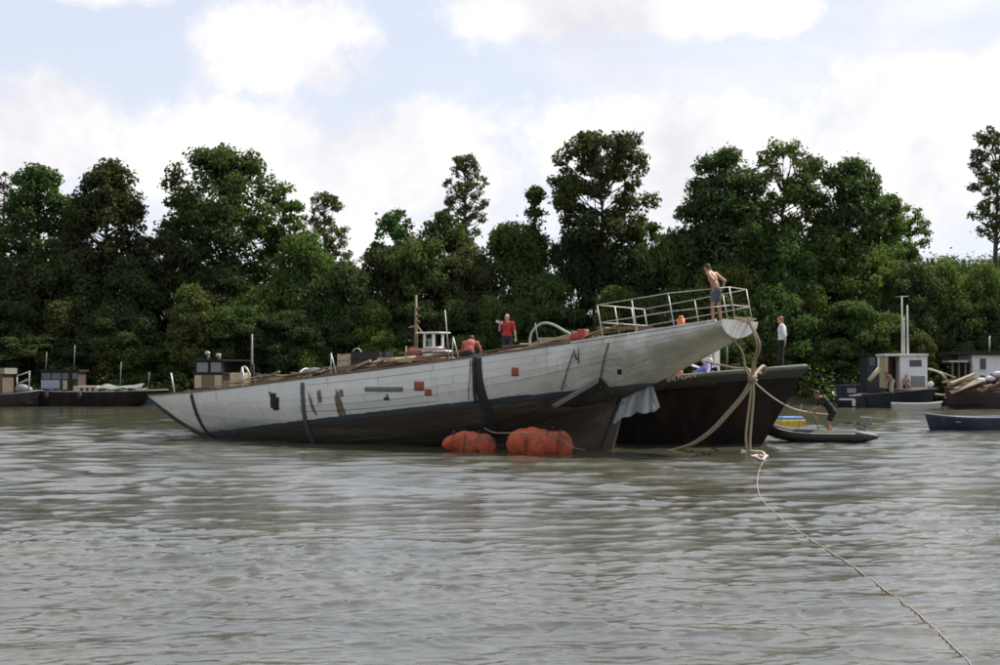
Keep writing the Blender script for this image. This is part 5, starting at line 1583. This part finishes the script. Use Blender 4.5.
def box_part(root, name, px0, px1, py0, py1, Y, depth, material, bevel=0, yoff=0.0):
    a = at(px0, py0, Y) - root.location; b = at(px1, py1, Y) - root.location
    return MB().box(((a.x + b.x) / 2, (Y - root.location.y) + depth / 2 + yoff, (a.z + b.z) / 2), (abs(b.x - a.x), depth, abs(a.z - b.z))).build(name, material, root, bevel=bevel)
def houseboat():
    Y = F * EYE / (408.5 - HORIZON)
    c = at(909, 408.5, Y)
    root = empty('houseboat', (c.x, c.y, 0), 0, 'dark hulled houseboat with white wheelhouse and two pale masts', 'boat')
    L, beam = 6.4, 3.7
    rows, hb = loft(L, beam, lambda t: .85 + .70 * max(0, t - .35) ** 1.3, -.3, .45, 2.0, .8, .2, .9, .2, .8, .3)
    rz = -math.pi / 2 + .55
    M = Euler((0, 0, rz)).to_matrix(); o = Vector((.35, 1.5, 0))
    def T(p): return M @ (p - Vector((L * .62, 0, 0))) + o
    m = MB()
    for s in (-1, 1): m.sheet([[T(p) for p in r_] for r_ in rows[s]])
    m.sheet([[T(p) for p in rows[-1][0]], [T(p) for p in rows[1][0]]]); m.build('hull', TEAL, root)
    m = MB().sheet([[T(rows[-1][i][0]) - Vector((0, 0, .08)), T(rows[1][i][0]) - Vector((0, 0, .08))] for i in range(len(rows[1]))]); m.build('deck', HATCH, root)
    for s in (-1, 1): MB().tube([T(r_[0]) + Vector((0, 0, .03)) for r_ in rows[s]][:-1], .07, 6).build('gunwale', mat('brown rail', (.12, .07, .045), .7), root)
    Yh = Y + 1.0
    wh = box_part(root, 'wheelhouse', 900, 927.5, 356, 390, Yh, 1.9, WPAINT, .03)
    box_part(root, 'window', 909.5, 921.5, 360, 366.5, Yh, .06, GLASS, 0, -.035)
    box_part(root, 'lower_panel', 911, 925, 376, 387, Yh, .05, mat('grey green panel', (.20, .22, .20), .6), .01, -.035)
    box_part(root, 'cabin_frame', 886, 888, 356, 388, Yh, 1.6, CREAM, .01)
    box_part(root, 'cabin_back', 888, 899.5, 357, 390, Yh + 1.2, .3, HATCH, .01)
    box_part(root, 'roof', 885, 928.5, 353.8, 356, Yh - .12, 2.3, WPAINT, .02)
    box_part(root, 'doorway', 893, 899.5, 361, 388, Yh + 1.0, .1, DARK)
    for px, y0, y1 in ((902.5, 356, 296), (908, 356, 305), (904.5, 356, 318)):
        a = at(px, y0, Yh + .6) - root.location; b = at(px - .8, y1, Yh + .6) - root.location
        MB().tube([a - Vector((0, 0, .3)), b], [.075, .045], 8).build('mast', mat('pale mast', (.55, .56, .50), .6, .15), root)
    a = at(895.5, 297, Yh + .6) - root.location; b = at(908.5, 296.5, Yh + .6) - root.location
    MB().tube([a, b], .03, 6).build('aerial', GREYM, root)
    for pts, rr_ in (([(869, 381), (874, 375), (880, 368)], .16), ):
        MB().tube([at(x, y, Y + .4) - root.location for x, y in pts], rr_, 10).build('rolled_awning', CREAM, root)
    MB().tube(spline([at(x, y, Y + 1.4) - root.location for x, y in ((928, 369), (938, 372), (945, 377), (948.5, 384), (948, 391), (944, 395), (934, 394))], 5), .06, 6).build('awning_hoop', CREAM, root)
    MB().tube([at(929, 368, Y + 1.5) - root.location, at(956, 378, Y + 1.5) - root.location], .05, 6).build('boom', GREYM, root)
    MB().ball(at(930.5, 384.5, Y + .5) - root.location, (.22, .10, .20), 14, 10).build('bowl_lamp', WPAINT, root)
    MB().ball(at(945, 400, Y + .3) - root.location, (.16, .12, .22)).build('tyre_fender', BLACKR, root)
    # the two people on its deck
    p = at(892, 395, Y + .6)
    person('person in tan shirt and pale trousers bending on the houseboat deck', (p.x, p.y, p.z), R(200), dict(
        pelvis=(-.05, 0, .90), waist=(.05, 0, 1.03), chest=(.20, 0, 1.18), neck=(.33, 0, 1.28), head=(.46, 0, 1.36), face=(.85, 0, -.5), shL=(.25, .18, 1.24), shR=(.25, -.18, 1.24), elL=(.36, .26, .98), elR=(.30, -.30, 1.02), wrL=(.52, .20, .86), wrR=(.46, -.24, .84), haL=(.6, .18, .82), haR=(.53, -.22, .78)),
        SKINT, cloth('tan orange cloth', (.42, .20, .09)), cloth('pale trousers cloth', (.52, .48, .42)), BLACKR, HAIRD, voxel=.014)
    p = at(905.5, 394, Y + .8)
    person('bare chested person sitting on the houseboat deck beside the white wheelhouse', (p.x, p.y, p.z), R(-80), dict(
        pelvis=(0, 0, .50), waist=(.0, 0, .64), chest=(.03, 0, .84), neck=(.06, 0, 1.0), head=(.10, 0, 1.14), shL=(.04, .185, .95), shR=(.04, -.185, .95), elL=(.12, .26, .70), elR=(.12, -.26, .70), wrL=(.33, .18, .62), wrR=(.33, -.18, .62), haL=(.40, .16, .60), haR=(.40, -.16, .60),
        hiL=(0, .09, .48), hiR=(0, -.09, .48), knL=(.42, .12, .50), knR=(.42, -.12, .50), anL=(.45, .12, .09), anR=(.45, -.12, .09), toL=(.61, .13, .03), toR=(.61, -.13, .03)), SKINT, None, NAVY, None, HAIRD, legs='short', voxel=.014)
houseboat()
def small_boats():
    # dark cabin cruiser
    r_ = simple_boat('cabin_cruiser', 'small dark cabin cruiser with navy canopy between the blue covered boat and the houseboat', 851, 407, 3.6, 1.9, .75, math.pi / 2 + .5, mat('black hull paint', (.018, .018, .022), .5), 'boat', thwarts=False, railmat=WPAINT, bow_start=.4)
    Y = r_.location.y - 1.2
    inv = r_.matrix_basis.inverted()
    def bx(name, px0, px1, py0, py1, dep, m_, par=r_, dy=0):
        a = at(px0, py0, Y); b = at(px1, py1, Y)
        o = MB().box((0, 0, 0), (abs(a.x - b.x), dep, abs(a.z - b.z))).build(name, m_, par, bevel=.03 if dep > .1 else 0)
        o.matrix_local = inv @ Matrix.Translation(((a.x + b.x) / 2, Y + dep / 2 + dy, (a.z + b.z) / 2))
        return o
    bx('canopy', 841, 861, 385, 398, 1.5, cloth('navy canopy', (.014, .018, .030)))
    bx('canopy_window', 847, 856, 388, 393, .04, mat('clear vinyl', (.22, .24, .26), .3), dy=-.03)
    bx('swim_platform', 839, 862, 398.5, 400.2, .5, WPAINT, dy=-.4)
    bx('outboard_motor', 851, 854, 399, 406, .2, WPAINT, dy=-.45)
    # blue covered boat with short mast
    r2 = simple_boat('covered_boat', 'small tan boat under a light blue cover with a thin mast', 829.5, 397.5, 2.6, 1.5, .55, 2.2, mat('tan hull', (.26, .15, .08), .6), 'boat', thwarts=False)
    g = []
    for i in range(11):
        t = i / 10; w = .75 * math.sin(math.pi * (.1 + .8 * t)) ** .6
        g.append([Vector(((t - .5) * 2.5, w * math.cos(a), .58 + .38 * math.sin(a) * math.sin(math.pi * (.15 + .7 * t)))) for a in np.linspace(0, math.pi, 9)])
    MB().sheet(g).build('cover', mat('light blue cover', (.22, .38, .52), .7, .15, 4), r2)
    MB().tube([(.1, 0, .5), (.1, 0, 2.9)], .035, 6).build('mast', GREYM, r2)
    # navy shed boat behind the houseboat
    Yb = 97.0
    c = at(876, 404, Yb); r3 = empty('shed_boat', (c.x, c.y, 0), 0, 'dark blue cabin with one white shutter behind the houseboat', 'boat')
    box_part(r3, 'cabin', 867.5, 884.5, 355.5, 392, Yb, 2.2, mat('dark slate paint', (.022, .026, .034), .7, .35, 4, (.06, .045, .035), .4), .03)
    box_part(r3, 'shutter', 877.5, 882.5, 356.8, 366, Yb, .05, WPAINT, 0, -.04)
    box_part(r3, 'window', 869.5, 874.5, 357.5, 365.5, Yb, .05, mat('grey green glass', (.10, .13, .12), .2), 0, -.04)
    box_part(r3, 'roof', 866.5, 885.5, 353.8, 355.4, Yb - .15, 2.5, DARK)
    box_part(r3, 'pontoon', 862, 890, 392, 406, Yb - .2, 2.6, DARK)
    # white cabin barge on the right
    Yb = 99.0
    c = at(985, 404, Yb); r4 = empty('cabin_barge', (c.x, c.y, 0), 0, 'moored barge with long white cabin and dark flat roof', 'barge')
    box_part(r4, 'cabin', 972, 1040, 355, 379, Yb, 3.0, WPAINT, .02)
    for a, b in ((980, 985.8), (1004, 1011)): 
        w = box_part(r4, 'window', a, b, 358.5, 369.5, Yb, .06, GLASS, 0, -.045)
        box_part(r4, 'window_sill', a - .6, b + .6, 369.6, 370.4, Yb - .06, .1, WPAINT, 0, -.03)
    box_part(r4, 'roof', 955, 1042, 351.6, 354.8, Yb - .35, 3.8, DARK, .01)
    box_part(r4, 'porch_roof', 949, 968, 360.5, 362.2, Yb - .5, 1.6, GALV)
    for px in (952, 958.5, 965, 970): box_part(r4, 'porch_post', px, px + 1.4, 362, 384, Yb - .3, .12, OLDWOOD)
    box_part(r4, 'porch_back', 955, 972, 362, 384, Yb + .6, .2, DARK)
    box_part(r4, 'hull', 950, 1042, 379.3, 406, Yb - .4, 4.0, BLACK, .05)
    MB().tube([at(989.5, 352, Yb + 1) - r4.location, at(989.5, 336, Yb + 1) - r4.location], .06, 6).build('flue', GALV, r4)
    # hulk with timber in front of it
    Yh = F * EYE / (409 - HORIZON)
    r5 = simple_boat('timber_hulk', 'low dark hulk heaped with loose timber beside the houseboat', 992, 409, 6.4, 2.6, 1.05, math.pi + .1, mat('rotten hull', (.030, .022, .018), .8, .4, 4, (.09, .055, .035), .5), 'boat', thwarts=False, bow_start=.6, rake=.4)
    r = random.Random(77)
    names = ['thick pale beam on the timber hulk', 'brown beam on the timber hulk', 'grey board on the timber hulk']
    ms = [MB().box((0, 0, 0), (1, .22, .14)), MB().box((0, 0, 0), (1, .16, .16)), MB().box((0, 0, 0), (1, .28, .05))]
    base = {}
    for i in range(34):
        k = i % 3
        px = r.uniform(958, 1022); py = r.uniform(377, 392) - (px - 958) * .06
        if k not in base: o = base[k] = ms[k].build('timber_beam' if k < 2 else 'timber_board', (RAWWOOD, HATCH, OLDWOOD)[k])
        else: o = base[k].copy(); C.objects.link(o)
        o.location = at(px, py + 2, Yh + r.uniform(-.6, .9)); o.rotation_euler = (r.uniform(-.3, .3), r.uniform(-.35, .25), r.uniform(-.6, .6)); o.scale = (r.uniform(.8, 2.2), 1, 1)
        tag(o, names[k], 'timber', names[k].replace('on the', 'heaped on the'))
    o = MB().box((0, 0, 0), (2.1, .6, .08)).build('gang_board', RAWWOOD, loc=at(966, 386, Yh - .8)); o.rotation_euler = (.35, -.38, -.1)
    tag(o, 'broad pale board sloping up onto the timber hulk', 'board')
    for px, py, s in ((981, 380.5, .32), (990, 378.5, .34), (998, 374, .36)):
        o = MB().ball((0, 0, 0), (s, .22, .18), 12, 8).ball((s * .8, 0, .02), (.1, .1, .08)).build('white_sack', WHITEC, loc=at(px, py, Yh - .7))
        tag(o, 'white sack lying on the timber hulk', 'sack', 'white sacks on the timber hulk')
    # moored barges on the left
    Yl = F * EYE / (406 - HORIZON)
    c = at(102, 406, Yl)
    r6 = simple_boat('moored_barge', 'dark moored barge with small wheelhouse and pale low cabin under the trees', 102, 406, 9.2, 3.2, 1.05, .02, BLACK, 'barge', thwarts=False, railmat=GREYM, bow_start=.75, rake=.8, sheer=lambda t: 1.0 + .35 * max(0, t - .5) ** 1.5 + .30 * max(0, .25 - t))
    Yc = Yl - .7
    def lb(name, *a, **k): return box_part(r6, name, *a, **k)
    lb('wheelhouse', 41, 78, 371.5, 392, Yc + .1, 2.0, mat('tree shaded brown wheelhouse', (.055, .035, .024), .8, .4, 4), .02); lb('roof', 40, 79.5, 369.8, 371.4, Yc - .1, 2.4, DARK)  # wheelhouse brown darkened, painting in the shade of the trees
    for a, b in ((42, 50.5), (52, 60.5), (62, 68), (70.5, 77)): lb('window', a, b, 373, 379, Yc, .06, mat('grey green glass', (.10, .13, .12), .2), 0, .06)
    lb('white_panel', 41, 59.5, 380, 388.5, Yc, .06, mat('tree shaded blue white paint', (.36, .42, .50), .7), 0, .05); lb('cream_panel', 62.5, 67, 380, 389.5, Yc, .06, CREAM, 0, .05); lb('door', 68, 72, 373, 389.5, Yc, .05, DARK, 0, .045)  # blue white panel toned down, the trees' shade put into its colour
    lb('low_cabin', 73, 97, 386, 393, Yc, 1.8, mat('pinkish white paint', (.55, .45, .40), .7), .03)
    for px in (80.5, 86, 91.5): lb('port_light', px, px + 2.2, 388, 391, Yc, .05, DARK, 0, -.03)
    g = []
    a, b = at(97, 389, Yc) - r6.location, at(141, 388, Yc) - r6.location
    for i in range(13):
        t = i / 12
        g.append([a.lerp(b, t) + Vector((0, w * 2.0, .28 * math.sin(math.pi * w) * (.8 + .3 * math.sin(9 * t)) + .05 * math.sin(14 * t))) for w in np.linspace(0, 1, 7)])
    MB().sheet(g).build('hatch_tarp', mat('grey green tarp', (.20, .23, .20), .8, .3, 3), r6)
    MB().tube([at(98, 392.5, Yc - .3) - r6.location, at(146, 389, Yc - .3) - r6.location], .05, 6).build('rub_rail', RAWWOOD, r6)
    for px in (42, 75): MB().ball(at(px + 4, 396, Yl - 1.7) - r6.location, (.2, .1, .25)).build('tyre_fender', BLACKR, r6)
    r7 = simple_boat('moored_barge', 'dark moored barge with pipe rail and cream cabin at the edge of the wood', 6, 406.5, 5.0, 3.0, .85, .0, mat('dark brown hull', (.022, .017, .014), .6), 'barge', thwarts=False, railmat=GREYM, bow_start=.8, rake=.3)
    Yc = r7.location.y - .6
    box_part(r7, 'cabin', -20, 2.5, 374, 393, Yc, 2.2, mat('tree shaded cabin paint', (.13, .10, .065), .8, .4, 4, (.05, .04, .03), .6), .02); box_part(r7, 'roof', -22, 4.5, 368, 373.9, Yc - .1, 2.5, mat('tree shaded cream roof', (.24, .23, .19), .7))  # tree shade painted into the darker cabin and roof colours
    for p0, p1 in (((17, 392), (17, 376)), ((29, 392), (29.5, 371)), ((17, 376), (30.5, 371.5)), ((17, 384), (30, 379))):
        MB().tube([at(*p0, Yc) - r7.location, at(*p1, Yc) - r7.location], .045, 6).build('pipe_rail', GALV, r7)
    MB().ball(at(22, 389, Yc + .3) - r7.location, (.5, .4, .35)).ball(at(27, 390, Yc + .3) - r7.location, (.4, .4, .28)).build('canvas_heap', GREYM, r7)
    # clutter on the moored barges: tyres, poles, drums
    for px, py in ((50, 390), (58, 391), (70, 392), (104, 391), (118, 390), (131, 389)):
        p_ = at(px, py, Yl - 1.3) - r6.location
        MB().tube([p_ + Vector((.22 * math.cos(a), .22 * math.sin(a), 0)) for a in np.linspace(0, 6.283, 13)], .08, 6).build('tyre', BLACKR, r6)
    for px, y0, y1 in ((46, 372, 352), (74, 372, 345), (120, 389, 362), (148, 388, 372)):
        MB().tube([at(px, y0, Yl) - r6.location, at(px + 1, y1, Yl) - r6.location], .03, 6).build('pole', GREYM, r6)
    # dinghies nosing out past the yacht bow
    simple_boat('punt', 'small blue punt tied at the bank beyond the yacht bow', 160, 406, 2.6, 1.2, .5, .2, mat('mid blue paint', (.06, .12, .22), .6), 'boat', thwarts=True)
small_boats()
